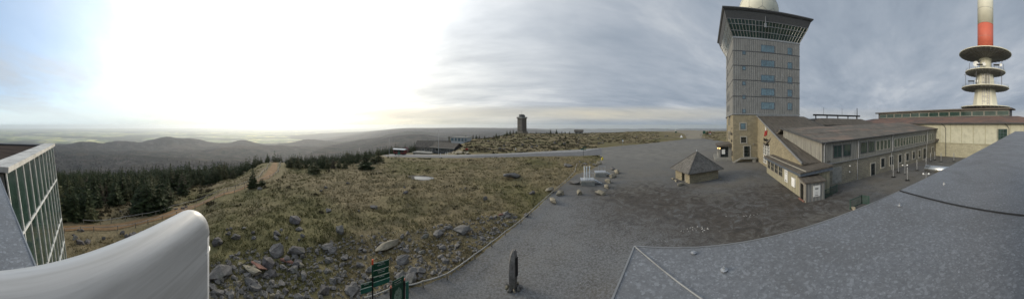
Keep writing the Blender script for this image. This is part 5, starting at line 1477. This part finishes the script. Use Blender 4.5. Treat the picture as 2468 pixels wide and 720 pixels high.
# ---------------------------------------------------------------- courtyard things
def rail_panel(a, b, label, h=1.15):
    root = tag(empty('green_railing', B(a[0], a[1])), label, 'railing')
    pa, pb = B(*a), B(*b)
    for p in (pa, pb):
        m = MB(); m.bar(p-ZUP*.1, p+ZUP*(h+.08), .1); m.build('post', M['green_rail'], root)
    m = MB(); m.bar(pa+ZUP*h, pb+ZUP*h, .06); m.bar(pa+ZUP*.15, pb+ZUP*.15, .06); n = 15
    for i in range(1, n): q = pa.lerp(pb, i/n); m.bar(q+ZUP*.15, q+ZUP*h, .035)
    m.build('bar_panel', M['green_rail'], root)
    return root
rail_panel((8.4,-36.2), (11.6,-34.6), 'green bar railing against the stone wall beside the porch')
rail_panel((8.9,-41.6), (11.3,-41.0), 'short green bar railing standing in the yard above a stone block')
rail_panel((11.3,-41.0), (11.7,-42.0), 'very short return of green railing at the yard steps')
p = B(9.2, -42.1, 0); put_rock(RTAN[1], p, .55, 'mossy tan stone block at the end of the short railing', None, .2, .4, .1, (1.2,.8,.7), 'stone_block')
def yard_pole(px, py, h, label, group, twin=False):
    p = pol(px, 5670/(py-Y0)); root = tag(empty('parasol_stand', p), label, 'parasol stand', group)
    m = MB(); m.box(p.x-.42, p.x+.42, p.y-.42, p.y+.42, .012, .09); m.box(p.x-.2, p.x+.2, p.y-.2, p.y+.2, .09, .2); m.build('foot_plate', M['black'], root)
    m = MB(); m.tube([p+ZUP*.2, p+ZUP*h], .07, 10); m.build('pole', M['zinc'], root)
    m = MB(); m.tube([p+ZUP*(h*.42), p+ZUP*(h*.55), p+ZUP*(h*.9), p+ZUP*h], [.12,.15,.10,.04], 8); m.build('folded_canopy', M['grey_metal'], root)
    return root
for i, (px, py) in enumerate(((2153,427),(2165,416),(2187,435),(2210,411),(2243,389),(2253,386),(2268,390),(2299,389),(2232,402))):
    lb = ['closed grey parasol on a dark foot beside the wing door', 'closed grey parasol on a dark foot in the second row behind the door one', 'closed grey parasol nearest the metal ledge on a cross shaped dark foot', 'closed grey parasol on a wide dark foot in mid courtyard', 'closed grey parasol standing by the double door of the wing','closed grey parasol at the inner corner of wing and hall','closed grey parasol below the small door canopy of the hall','closed grey parasol standing alone before the hall wall','closed grey parasol just above the steel tube'][i]
    yard_pole(px, py, 2.55, lb, 'closed parasols in the courtyard')
def globe_lamp(px, py, h, label):
    p = pol(px, 5670/(py-Y0)); root = tag(empty('globe_lamp', p), label, 'lamp post', 'globe lamps in the courtyard')
    t = Vector((p.y,-p.x,0)).normalized()
    m = MB(); m.tube([p, p+ZUP*h], .045, 8); m.build('post', M['zinc'], root)
    m = MB(); m.tube([p, p+ZUP*.12], [.3,.2], 12); m.build('foot', M['black'], root)
    m = MB(); m.tube([p-t*.5+ZUP*(h*.42), p+t*.5+ZUP*(h*.42)], .03, 6); m.build('cross_arm', M['zinc'], root)
    for s_ in (-1, 1):
        m = MB(); m.lathe([(.02,-.17),(.15,-.09),(.19,.0),(.15,.1),(.02,.17)], p+t*s_*.5+ZUP*(h*.42+.1), 14); m.build('globe', M['white'], root, smooth=True)
globe_lamp(2181, 420, 4.4, 'slim courtyard lamp with two white globes near the closed parasols')
globe_lamp(2232, 440, 3.6, 'slim courtyard lamp with two white globes below the steel tube')
p = pol(2333, 5670/(372-Y0)); wc = tag(empty('white_chair', p), 'small white chair folded against the hall near the metal ledge', 'chair')
m = MB(); m.box(p.x-.5, p.x+.5, p.y-.4, p.y+.4, .42, .5); m.build('seat', M['white'], wc)
m = MB(); m.box(p.x-.5, p.x+.5, p.y+.34, p.y+.42, .5, 1.15); m.build('backrest', M['white'], wc)
for a in (-.42, .42):
    for b in (-.32, .32):
        m = MB(); m.box(p.x+a-.04, p.x+a+.04, p.y+b-.04, p.y+b+.04, 0, .42); m.build('leg', M['white'], wc)
# pond
m = MB(); n = 26
m.add([(POND.x+2.25*math.cos(2*PI*i/n)*(1+.2*math.sin(3*2*PI*i/n)), POND.y+1.75*math.sin(2*PI*i/n)*(1+.25*math.sin(2*2*PI*i/n+1)), 0) for i in range(n)], [tuple(range(n))])
pk = MB(); pk.add([(POND.x+3.6*math.cos(2*PI*i/30)*(1+.15*math.sin(3*2*PI*i/30)), POND.y+3.1*math.sin(2*PI*i/30)*(1+.18*math.sin(2*2*PI*i/30+1)), 0) for i in range(30)], [tuple(range(30))])
pk = pk.build('peat', m_plain('wet_peat', (.03,.024,.017), .7)); pk.location.z = gz(POND.x, POND.y)+.235; tag(pk, kind='structure')
pd = m.build('pond_water', M['water']); pd.location.z = gz(POND.x, POND.y)+.26; tag(pd, kind='structure')
# ---------------------------------------------------------------- trees, heather, grass
def conifer_mesh(seed, h, rad, whorls, per, lod=1.0, low=.06, mat='needles', droop=.25, gap=0.12, pw=.75):
    r = random.Random(seed); vs, fs = [], []
    for i in range(whorls):
        t = i/(whorls-1); z = h*(low + (1-low)*t)
        L = rad*(1-t)**pw*(.85+.3*r.random()) + .05*h*(1-t)*.3 + .03
        n = max(4, int(per*(1-.55*t)))
        a0 = r.random()*6.28
        for j in range(n):
            if r.random() < gap: continue
            a = a0 + 2*PI*j/n + r.uniform(-.28,.28); l = L*r.uniform(.62,1.15)
            d = Vector((math.cos(a), math.sin(a), 0)); s = Vector((-d.y, d.x, 0))
            zz = z + r.uniform(-.5,.5)*h/whorls
            w = l*.30 + .05
            k = len(vs); dz = -droop*l*r.uniform(.4,1.5)
            up = r.uniform(.0,.16)*l
            p0 = Vector((0,0,zz+up)); p1 = d*l*.55 + Vector((0,0,zz+dz*.35)); p2 = d*l + Vector((0,0,zz+dz*.6+.05*l))
            vs += [p0, p1+s*w*.9+Vector((0,0,-.10*l)), p2, p1-s*w*.9+Vector((0,0,-.10*l)), p1+Vector((0,0,.12*l))]
            fs += [(k,k+1,k+4),(k+1,k+2,k+4),(k+2,k+3,k+4),(k+3,k,k+4)]
            if lod >= 1:
                for q in range(2):
                    k = len(vs); b = d*l*r.uniform(.35,.95) + Vector((0,0,zz+dz*.4)); e = (d*r.uniform(.1,.7)+s*r.uniform(-.9,.9)+Vector((0,0,r.uniform(-.4,.35))))*l*.38
                    x = e.cross(Vector((0,0,1))); x = x.normalized()*l*.10 if x.length > 1e-4 else s*l*.1
                    vs += [b-x, b+x, b+e]; fs.append((k,k+1,k+2))
    k = len(vs); vs += [Vector((.05*rad,0,h*.9)), Vector((-.03*rad,.05*rad,h*.9)), Vector((-.03*rad,-.05*rad,h*.9)), Vector((0,0,h*1.04))]; fs += [(k,k+1,k+3),(k+1,k+2,k+3),(k+2,k,k+3)]
    me = bpy.data.meshes.new('crown'); me.from_pydata(vs, [], fs); me.materials.append(M[mat]); me.update(); return me
def trunk_mesh(h, r0):
    m = MB(); m.tube([(0,0,-.4),(0,0,h*.5),(0,0,h*.95)], [r0, r0*.6, r0*.12], 7); me = bpy.data.meshes.new('trunk')
    me.from_pydata(m.v, [], m.f); me.materials.append(M['bark']); me.update(); return me
CONES = []
for i, (h, rd, wh, pr, mt) in enumerate([(6.2,1.75,17,13,'needles'),(5.2,1.7,14,13,'needles_light'),(4.2,1.6,12,12,'needles'),(7.0,1.7,18,13,'needles'),(3.2,1.5,10,12,'needles_light'),(5.6,2.0,14,14,'needles'),(4.6,1.25,14,11,'needles_brown')]):
    CONES.append((conifer_mesh(100+i, h, rd, wh, pr, 1.0, .05, mt, pw=[.8,.65,.6,.85,.5,.6,.7][i]), trunk_mesh(h, .04+h*.016), h))
LOWC = [conifer_mesh(300+i, h, rd, 11, 8, .5, .08, 'needles') for i, (h, rd) in enumerate([(6.0,1.9),(5.0,1.8),(6.6,1.9),(4.4,1.8)])]
def put_tree(kind, p, s, label, group=None, nm='spruce_tree', sx=1.0):
    cm, tm, h = CONES[kind]
    root = tag(empty(nm, p, rnd.uniform(0, 6.28)), label, 'tree', group); root.scale = (s*sx, s*sx, s)
    for nm2, me in (('crown', cm), ('trunk', tm)):
        o = bpy.data.objects.new(nm2, me); o.parent = root; COL.objects.link(o)
    root.rotation_euler = (rnd.uniform(-.04,.04), rnd.uniform(-.04,.04), rnd.uniform(0, 6.28))
    return root
NT_ = [(609,452,0,.62,1.15,'lone dark pointed spruce beside the sandy path'),(632,447,4,.42,1.6,'low bushy spruce right behind the lone pointed spruce'),
 (880,408,5,.86,1.6,'broad bushy pine on the open meadow below the road'),(912,390,1,.95,1.3,'pointed dark spruce just below the road edge'),(900,393,4,.9,1.5,'low spruce leaning on the pointed roadside spruce'),(866,384,2,.9,1.15,'small slim spruce at the bend of the loop road'),
 (838,391,1,.85,1.4,'dark spruce at the end of the forest edge towards the road'),(758,418,4,.9,1.5,'low dark bush spruce standing out in front of the forest edge'),
 (355,514,5,.95,1.3,'broad spruce at the front of the wood above the path fence'),(205,514,2,1.25,1.3,'bushy spruce beside the glazed facade end'),(170,522,2,1.15,1.4,'wide low spruce next to the glazed facade'),(410,492,6,.6,1.1,'slim pale spruce at the edge of the clearing')]
for px, py, k, s, sx, lb in NT_: put_tree(k, gp(px, py), s, lb, None, sx=sx)
# the wood: a spot list sorted by how large they show
spots = []
CLEAR = [(265,500,30,24),(300,480,60,20)]
def wood_ok(px, r):
    # front edge of the trees by azimuth column
    f = interp([(100,31),(160,32),(225,33),(240,46),(320,44),(335,36),(400,38),(430,48),(470,60),(520,64),(560,70),(600,74),(640,86),(670,92),(700,66),(740,60),(800,58),(845,66),(880,84),(930,130),(1000,150)], px)
    return r > f*(1+.12*noise.noise(Vector((px*.03, 0, 8))))
tries = 0
while len(spots) < 1500 and tries < 60000:
    tries += 1
    px = rnd.uniform(60, 905); r = 30*(170/30)**rnd.random()
    if not wood_ok(px, r): continue
    p = pol(px, r)
    if r < 110 and seg_dist(p, PATH) < 2.6: continue
    spots.append((r, px))
kept, cell = [], {}
spots.sort()
for r, px in spots:
    p = pol(px, r); md = 1.15 + r*.005
    c = (int(p.x//2.5), int(p.y//2.5)); ok = True
    for dx in (-1,0,1):
        for dy in (-1,0,1):
            for q in cell.get((c[0]+dx, c[1]+dy), []):
                if (q-p).length < md: ok = False
    if ok: cell.setdefault(c, []).append(p); kept.append((r, px))
def tree_scale(px, r):
    s = interp([(30,.95),(45,.88),(70,.9),(120,1.0),(170,1.1)], r)
    if px > 560: s *= interp([(560,1.0),(640,.72),(700,.68),(850,.66),(905,.55)], px)
    return s*rnd.uniform(.6, 1.25)
IND = 262
near, far = kept[:IND], kept[IND:]
for r, px in near:
    g = gr(px, r); s = tree_scale(px, r)
    k = rnd.choice([0,1,2,3,4,5,5,1,6] if r > 45 else [1,2,2,4,5])
    if px < 480: lb, gr_ = 'dark spruce in the wood above the sandy path', 'spruces in the wood above the sandy path'
    elif px < 670: lb, gr_ = 'dark spruce in the wood left of the path bend', 'spruces in the wood left of the path bend'
    else: lb, gr_ = 'dark spruce at the forest edge beyond the dry meadow', 'spruces at the forest edge beyond the meadow'
    put_tree(k, g, s, lb, gr_, sx=rnd.uniform(1.0,1.4))
# the rest of the wood, one mass
vs, fs = [], []
def mass_add(me, p, s, a, sx):
    k = len(vs); ca, sa = math.cos(a), math.sin(a)
    for v in me.vertices: c = v.co; vs.append((p.x+(c.x*ca-c.y*sa)*s*sx, p.y+(c.x*sa+c.y*ca)*s*sx, p.z+c.z*s))
    for f in me.polygons: fs.append([k+i for i in f.vertices])
for r, px in far:
    g = gr(px, r); mass_add(rnd.choice(LOWC), g, tree_scale(px, r), rnd.uniform(0,6.28), rnd.uniform(.9,1.2))
for i in range(420):     # woods on the slopes below
    px = rnd.uniform(60, 1060); r = rnd.uniform(165, 320)
    g = gr(px, r)
    if px > 900 and r < 190: continue
    mass_add(rnd.choice(LOWC), g, rnd.uniform(.8, 1.3), rnd.uniform(0,6.28), 1.2)
for i in range(130):     # behind the station
    px = rnd.uniform(850, 1010); r = rnd.uniform(150, 200); g = gr(px, r); mass_add(rnd.choice(LOWC), g, rnd.uniform(.7, 1.15), rnd.uniform(0,6.28), 1.1)
me = bpy.data.meshes.new('distant_wood'); me.from_pydata(vs, [], fs); me.materials.append(M['needles']); me.update()
o = bpy.data.objects.new('distant_wood', me); COL.objects.link(o); tag(o, kind='stuff')
# lone trees along the horizon of the moor
HZ = [(1222,205,.75),(1230,215,.9),(1237,225,.8),(1215,200,.6),(1196,170,.55),(1203,175,.5),(1190,168,.45),(1177,160,.5),(1168,158,.45),(1244,230,.6),(1292,228,.5),(1318,230,.55),(1327,232,.7),(1341,233,.95),(1354,236,.6),(1362,236,.65),(1373,236,.45),(1148,190,.7),(1140,195,.8),(1131,200,.7),(1122,205,.8),(1116,200,.7),(1155,188,.6),(1108,215,.8),(1711,236,.8),(1706,240,.7),(1702,238,.65),(1715,238,.6)]
for i, (px, r, s) in enumerate(HZ):
    lb, g_ = ('small dark spruce on the skyline behind the tower sign boards', 'spruces behind the sign boards') if px > 1600 else ('small dark spruce on the skyline between weather tower and log cabin', 'skyline spruces by the log cabin') if px > 1280 else ('dark spruce on the skyline next to the weather tower', 'skyline spruces by the weather tower') if px > 1160 else ('dark spruce behind the white flat roofed building', 'spruces behind the white building')
    put_tree([1,2,6,4][i % 4], gr(px, r), s*1.35, lb, g_, sx=1.1)
MO = [(1368,345,1.0),(1355,350,.7),(1350,333,.8),(1363,333,.9),(1394,330,.5),(1287,340,.6),(1340,341,.5),(1335,362,.5),(1265,345,.6),(1215,350,.6),(1322,355,.4)]
for i, (px, py, s) in enumerate(MO):
    put_tree([4,2][i % 2], gp(px, py), s*.6, 'low bushy spruce scattered in the heather beyond the road', 'dwarf spruces on the heather moor', sx=1.4)
p = gr(979, 134); root = tag(empty('reddish_shrub', p), 'reddish pink leafless shrub behind the railway carriage', 'shrub')
vs2, fs2 = [], []; r_ = random.Random(5)
for i in range(900):
    d = Vector((r_.gauss(0,1), r_.gauss(0,1), r_.gauss(0,1))).normalized()*r_.random()**.4; c = Vector((d.x*2.0, d.y*2.0, 2.6+d.z*1.8)); k = len(vs2)
    e = Vector((r_.uniform(-1,1), r_.uniform(-1,1), r_.uniform(-1,1)))*.25; f = Vector((r_.uniform(-1,1), r_.uniform(-1,1), r_.uniform(-1,1)))*.25
    vs2 += [c, c+e, c+f]; fs2.append((k,k+1,k+2))
me = bpy.data.meshes.new('crown'); me.from_pydata(vs2, [], fs2); me.materials.append(M['red_leaf']); o = bpy.data.objects.new('crown', me); o.parent = root; COL.objects.link(o)
o = bpy.data.objects.new('trunk', trunk_mesh(2.4, .1)); o.parent = root; COL.objects.link(o)

# heather and bilberry clumps
vs, fs = [], []
def clump(p, s, n, hgt):
    for i in range(n):
        a = rnd.uniform(0, 6.28); q = rnd.random()**.6; b = p + Vector((math.cos(a)*s*q, math.sin(a)*s*q, 0)); hh = hgt*(1-.55*q*q)*rnd.uniform(.6,1.15)
        w = s*.16; t = rnd.uniform(0, 6.28); x = Vector((math.cos(t)*w, math.sin(t)*w, 0)); k = len(vs)
        vs.extend([b-x-ZUP*.1, b+x-ZUP*.1, b+x*.8+Vector((rnd.uniform(-w,w), rnd.uniform(-w,w), hh)), b-x*.8+Vector((rnd.uniform(-w,w), rnd.uniform(-w,w), hh*.85))]); fs.append((k,k+1,k+2,k+3))
def on_moor(px, r):
    p = pol(px, r); zb = Tb(px, r); return moor_w(px, r, zb, p.x, p.y) > .85
cnt = 0
while cnt < 1100:
    px = rnd.uniform(500, 1760); r = 22*(300/22)**(rnd.random()**.62)
    if px < 1120 and r > 105: continue
    if px > 1640 and r < 150: continue
    p = pol(px, r)
    if noise.noise(p*.33) + noise.noise(p*.06)*.6 < .08+rnd.uniform(-.3,.2): continue
    if r < 78 and (px < 1400) and rnd.random() < .95: continue
    if not on_moor(px, r): continue
    g = gr(px, r); clump(g, rnd.uniform(.3,.9)*(1+r*.004), 16, rnd.uniform(.15,.4)*(1+r*.003)); cnt += 1
cnt = 0
while cnt < 1500:
    px = rnd.uniform(1120, 1740); r = 86*(300/86)**rnd.random()
    if px > 1560 and r < 135: continue
    p = pol(px, r)
    if noise.noise(p*.09) < rnd.uniform(-.5, .25) or not on_moor(px, r): continue
    clump(gr(px, r), rnd.uniform(.5, 1.5), 13, rnd.uniform(.25,.7)); cnt += 1
cnt = 0
while cnt < 420:
    px = rnd.uniform(150, 520); r = rnd.uniform(33, 70)
    p = pol(px, r)
    if seg_dist(p, PATH) < 3: continue
    g = gr(px, r); clump(g, rnd.uniform(.35,.9), 16, rnd.uniform(.2,.5)); cnt += 1
me = bpy.data.meshes.new('heather'); me.from_pydata(vs, [], fs); me.materials.append(M['heath_leaf']); me.update()
o = bpy.data.objects.new('heather', me); COL.objects.link(o); tag(o, kind='stuff')
# grass tufts near by
vs, fs = [], []
cnt = 0
while cnt < 24000:
    px = rnd.uniform(150, 1450); r = 12.5*(75/12.5)**(rnd.random()**.9)
    if not on_moor(px, r): continue
    p = pol(px, r)
    if noise.noise(p*.5+Vector((5,5,0))) < rnd.uniform(-.6,.3): continue
    g = gr(px, r); s = rnd.uniform(.7,1.3)*(.8+r*.012)
    lean = rnd.uniform(0, 6.28); lv = Vector((math.cos(lean), math.sin(lean), 0))
    for j in range(5):
        a = rnd.uniform(0, 6.28); b = g + Vector((math.cos(a), math.sin(a), 0))*.09*s; w = Vector((-math.sin(a), math.cos(a), 0))*.03*s
        tip = b + Vector((math.cos(a), math.sin(a), 0))*.10*s + lv*.13*s + ZUP*rnd.uniform(.08,.22)*s; k = len(vs)
        vs.extend([b-w-ZUP*.03, b+w-ZUP*.03, tip]); fs.append((k,k+1,k+2))
    cnt += 1
me = bpy.data.meshes.new('grass'); me.from_pydata(vs, [], fs); me.materials.append(M['grass']); me.update()
o = bpy.data.objects.new('grass', me); COL.objects.link(o); tag(o, kind='stuff')

# ---------------------------------------------------------------- air, sky, sun, camera
hz = MB(); hz.box(-42000, 42000, -42000, 42000, -900, 96)
ho = hz.build('haze', bpy.data.materials.new('haze_air')); tag(ho, kind='stuff')
hm = ho.data.materials[0]; hm.use_nodes = True; t = hm.node_tree; t.nodes.clear()
out = t.nodes.new('ShaderNodeOutputMaterial'); pv = t.nodes.new('ShaderNodeVolumePrincipled')
pv.inputs['Color'].default_value = (.92,.96,1,1); pv.inputs['Density'].default_value = HAZE; pv.inputs['Anisotropy'].default_value = .55
t.links.new(pv.outputs[0], out.inputs['Volume'])

SAZ, SEL = math.radians(-58), math.radians(17)
sdir = Vector((math.sin(SAZ)*math.cos(SEL), math.cos(SAZ)*math.cos(SEL), math.sin(SEL)))
sl = bpy.data.lights.new('sun', 'SUN'); sl.energy = SUN_E; sl.angle = math.radians(10); sl.color = (1, .87, .68)
so = bpy.data.objects.new('sun', sl); so.rotation_euler = sdir.to_track_quat('Z', 'Y').to_euler(); so.location = sdir*80; COL.objects.link(so)

w = bpy.data.worlds.new('World'); sc.world = w; w.use_nodes = True
t = w.node_tree; t.nodes.clear()
def N(k, **kw):
    n = t.nodes.new(k)
    for a, b in kw.items(): setattr(n, a, b)
    return n
def L(a, b): t.links.new(a, b)
def MA(op, a, b=None, clamp=False):
    n = N('ShaderNodeMath', operation=op); n.use_clamp = clamp
    for i, v in enumerate((a, b)):
        if v is None: continue
        if isinstance(v, (int, float)): n.inputs[i].default_value = v
        else: L(v, n.inputs[i])
    return n.outputs[0]
def MX(f, a, b, mode='MIX'):
    n = N('ShaderNodeMix', data_type='RGBA', blend_type=mode)
    for s_, v in ((n.inputs[0], f), (n.inputs[6], a), (n.inputs[7], b)):
        if isinstance(v, (int, float)): s_.default_value = v
        elif isinstance(v, tuple): s_.default_value = rgb(v)
        else: L(v, s_)
    return n.outputs[2]
def RP_(f, stops):
    n = N('ShaderNodeValToRGB'); el = n.color_ramp.elements
    while len(el) > 1: el.remove(el[-1])
    for i, (p, c) in enumerate(stops):
        e = el[0] if i == 0 else el.new(p); e.position = p; e.color = (c, c, c, 1) if isinstance(c, (int, float)) else rgb(c)
    L(f, n.inputs[0]); return n.outputs[0]
tc = N('ShaderNodeTexCoord'); nrm = N('ShaderNodeVectorMath', operation='NORMALIZE'); L(tc.outputs['Generated'], nrm.inputs[0]); D = nrm.outputs[0]
sx = N('ShaderNodeSeparateXYZ'); L(D, sx.inputs[0])
z = sx.outputs[2]
sky = N('ShaderNodeTexSky'); sky.sky_type = 'NISHITA'; sky.sun_disc = False; sky.sun_elevation = SEL; sky.sun_rotation = SAZ; sky.altitude = 1100; sky.air_density = 1.0; sky.dust_density = 1.5
# cloud deck: directions projected on a flat layer, so the streaks flatten towards the horizon
zc = MA('ADD', MA('MAXIMUM', z, 0.0), .13)
cp = N('ShaderNodeCombineXYZ'); L(MA('DIVIDE', sx.outputs[0], zc), cp.inputs[0]); L(MA('DIVIDE', sx.outputs[1], zc), cp.inputs[1])
mp = N('ShaderNodeMapping'); mp.inputs['Rotation'].default_value = (0, 0, .75); mp.inputs['Scale'].default_value = (.42, .95, 1); L(cp.outputs[0], mp.inputs[0])
def NO(scale, det, ro, off=0.0, dist=.0):
    n = N('ShaderNodeTexNoise', noise_dimensions='4D'); n.inputs['W'].default_value = off; n.inputs['Scale'].default_value = scale; n.inputs['Detail'].default_value = det; n.inputs['Roughness'].default_value = ro; n.inputs['Distortion'].default_value = dist
    L(mp.outputs[0], n.inputs['Vector']); return n.outputs[0]
n1_ = NO(.9, 7, .58, 1.3, .3); n2_ = NO(3.4, 6, .62, 4.1, .25); n3_ = NO(.38, 3, .5, 9.7)
cl = MA('ADD', MA('MULTIPLY', n1_, .7), MA('MULTIPLY', n2_, .3))
deck = RP_(cl, [(.34, (.245,.295,.37)), (.46, (.325,.38,.455)), (.55, (.40,.45,.52)), (.68, (.60,.635,.675))])
dt = N('ShaderNodeVectorMath', operation='DOT_PRODUCT'); L(D, dt.inputs[0]); dt.inputs[1].default_value = sdir
dot = MA('MAXIMUM', dt.outputs['Value'], 0.0)
g1 = MA('POWER', dot, 2.3); g2 = MA('POWER', dot, 16.0)
glow = N('ShaderNodeVectorMath', operation='SCALE'); glow.inputs[0].default_value = (1.10, 1.07, 1.02); L(MA('MULTIPLY', MA('MULTIPLY', g1, MA('ADD', .55, MA('MULTIPLY', n3_, .9))), MA('ADD', .12, MA('MULTIPLY', cl, 1.75))), glow.inputs['Scale'])
glow2 = N('ShaderNodeVectorMath', operation='SCALE'); glow2.inputs[0].default_value = (2.2, 1.95, 1.5); L(g2, glow2.inputs['Scale'])
warm = N('ShaderNodeVectorMath', operation='MULTIPLY'); L(glow.outputs[0], warm.inputs[0]); L(RP_(z, [(.0, (1.0,.87,.52)), (.1, (1.0,.95,.8)), (.4, (1,1,.97))]), warm.inputs[1])
ad = N('ShaderNodeVectorMath', operation='ADD'); L(warm.outputs[0], ad.inputs[0]); L(glow2.outputs[0], ad.inputs[1])
col = deck
# a break in the clouds to the far left, where thin blue shows between veils
lv = Vector((math.sin(math.radians(-128))*.93, math.cos(math.radians(-128))*.93, .36)).normalized()
dl = N('ShaderNodeVectorMath', operation='DOT_PRODUCT'); L(D, dl.inputs[0]); dl.inputs[1].default_value = lv
brk = RP_(dl.outputs['Value'], [(.45, 0.0), (.95, 1.0)])
hole = MA('MULTIPLY', brk, RP_(n1_, [(.44, 1.0), (.6, .12)]))
skyc = N('ShaderNodeVectorMath', operation='SCALE'); L(sky.outputs[0], skyc.inputs[0]); skyc.inputs['Scale'].default_value = .1
blue = N('ShaderNodeVectorMath', operation='ADD'); L(skyc.outputs[0], blue.inputs[0]); blue.inputs[1].default_value = (.26,.38,.54)
col = MX(MA('MULTIPLY', brk, .75), col, (.46,.55,.66)); col = MX(MA('MULTIPLY', hole, .8), col, blue.outputs[0])
ad2 = N('ShaderNodeVectorMath', operation='ADD'); L(col, ad2.inputs[0]); L(ad.outputs[0], ad2.inputs[1]); col = ad2.outputs[0]
# clear strip under the cloud deck near the horizon, lit cream
strip_ = RP_(MA('ADD', z, MA('MULTIPLY', MA('SUBTRACT', n3_, .5), .05)), [(.0, .0), (.018, .45), (.045, 1.0), (.062, .8), (.085, 0.0)])
right = RP_(MA('ADD', MA('MULTIPLY', dt.outputs['Value'], .5), .5), [(.2, .25), (.6, 1.0), (.75, .6)])
col = MX(MA('MULTIPLY', MA('MULTIPLY', MA('MULTIPLY', strip_, MA('SUBTRACT', 1.0, brk)), right), MA('ADD', .4, MA('MULTIPLY', n2_, .85), True)), col, (.68,.63,.50))
col = MX(MA('MULTIPLY', brk, RP_(z, [(.02, 1.0), (.14, .0)])), col, (.80,.91,.93))
col = MX(RP_(z, [(.0, .75), (.03, .0)]), col, MX(brk, MX(g1, (.22,.295,.375), (1.05,.95,.62)), (.80,.93,.95)))
bg = N('ShaderNodeBackground'); L(col, bg.inputs[0]); bg.inputs[1].default_value = 1.0
wo = N('ShaderNodeOutputWorld'); L(bg.outputs[0], wo.inputs[0])

cd = bpy.data.cameras.new('camera'); cam = bpy.data.objects.new('camera', cd); COL.objects.link(cam)
cam.location = (0, 0, H); cam.rotation_euler = (PI/2, 0, 0)
cd.type = 'PANO'; cd.clip_start = .01; cd.clip_end = 200000
u = 1234.0/S
for tgt in (cd, getattr(cd, 'cycles', None)):
    if tgt is None: continue
    for k_, v_ in (('panorama_type', 'CENTRAL_CYLINDRICAL'), ('central_cylindrical_range_u_min', -u), ('central_cylindrical_range_u_max', u), ('central_cylindrical_range_v_min', -(720-Y0)/S), ('central_cylindrical_range_v_max', Y0/S), ('central_cylindrical_radius', 1.0)):
        try: setattr(tgt, k_, v_)
        except Exception as ex: print('cam', k_, ex)
sc.camera = cam
sc.render.engine = 'CYCLES'
sc.view_settings.view_transform = 'Standard'; sc.view_settings.look = 'None'; sc.view_settings.gamma = 1; sc.view_settings.use_curve_mapping = False
sc.view_settings.exposure = 0
sc.cycles.use_denoising = True
sc.cycles.volume_bounces = 1
sc.cycles.max_bounces = 6
sc.cycles.diffuse_bounces = 3
sc.cycles.sample_clamp_indirect = 8
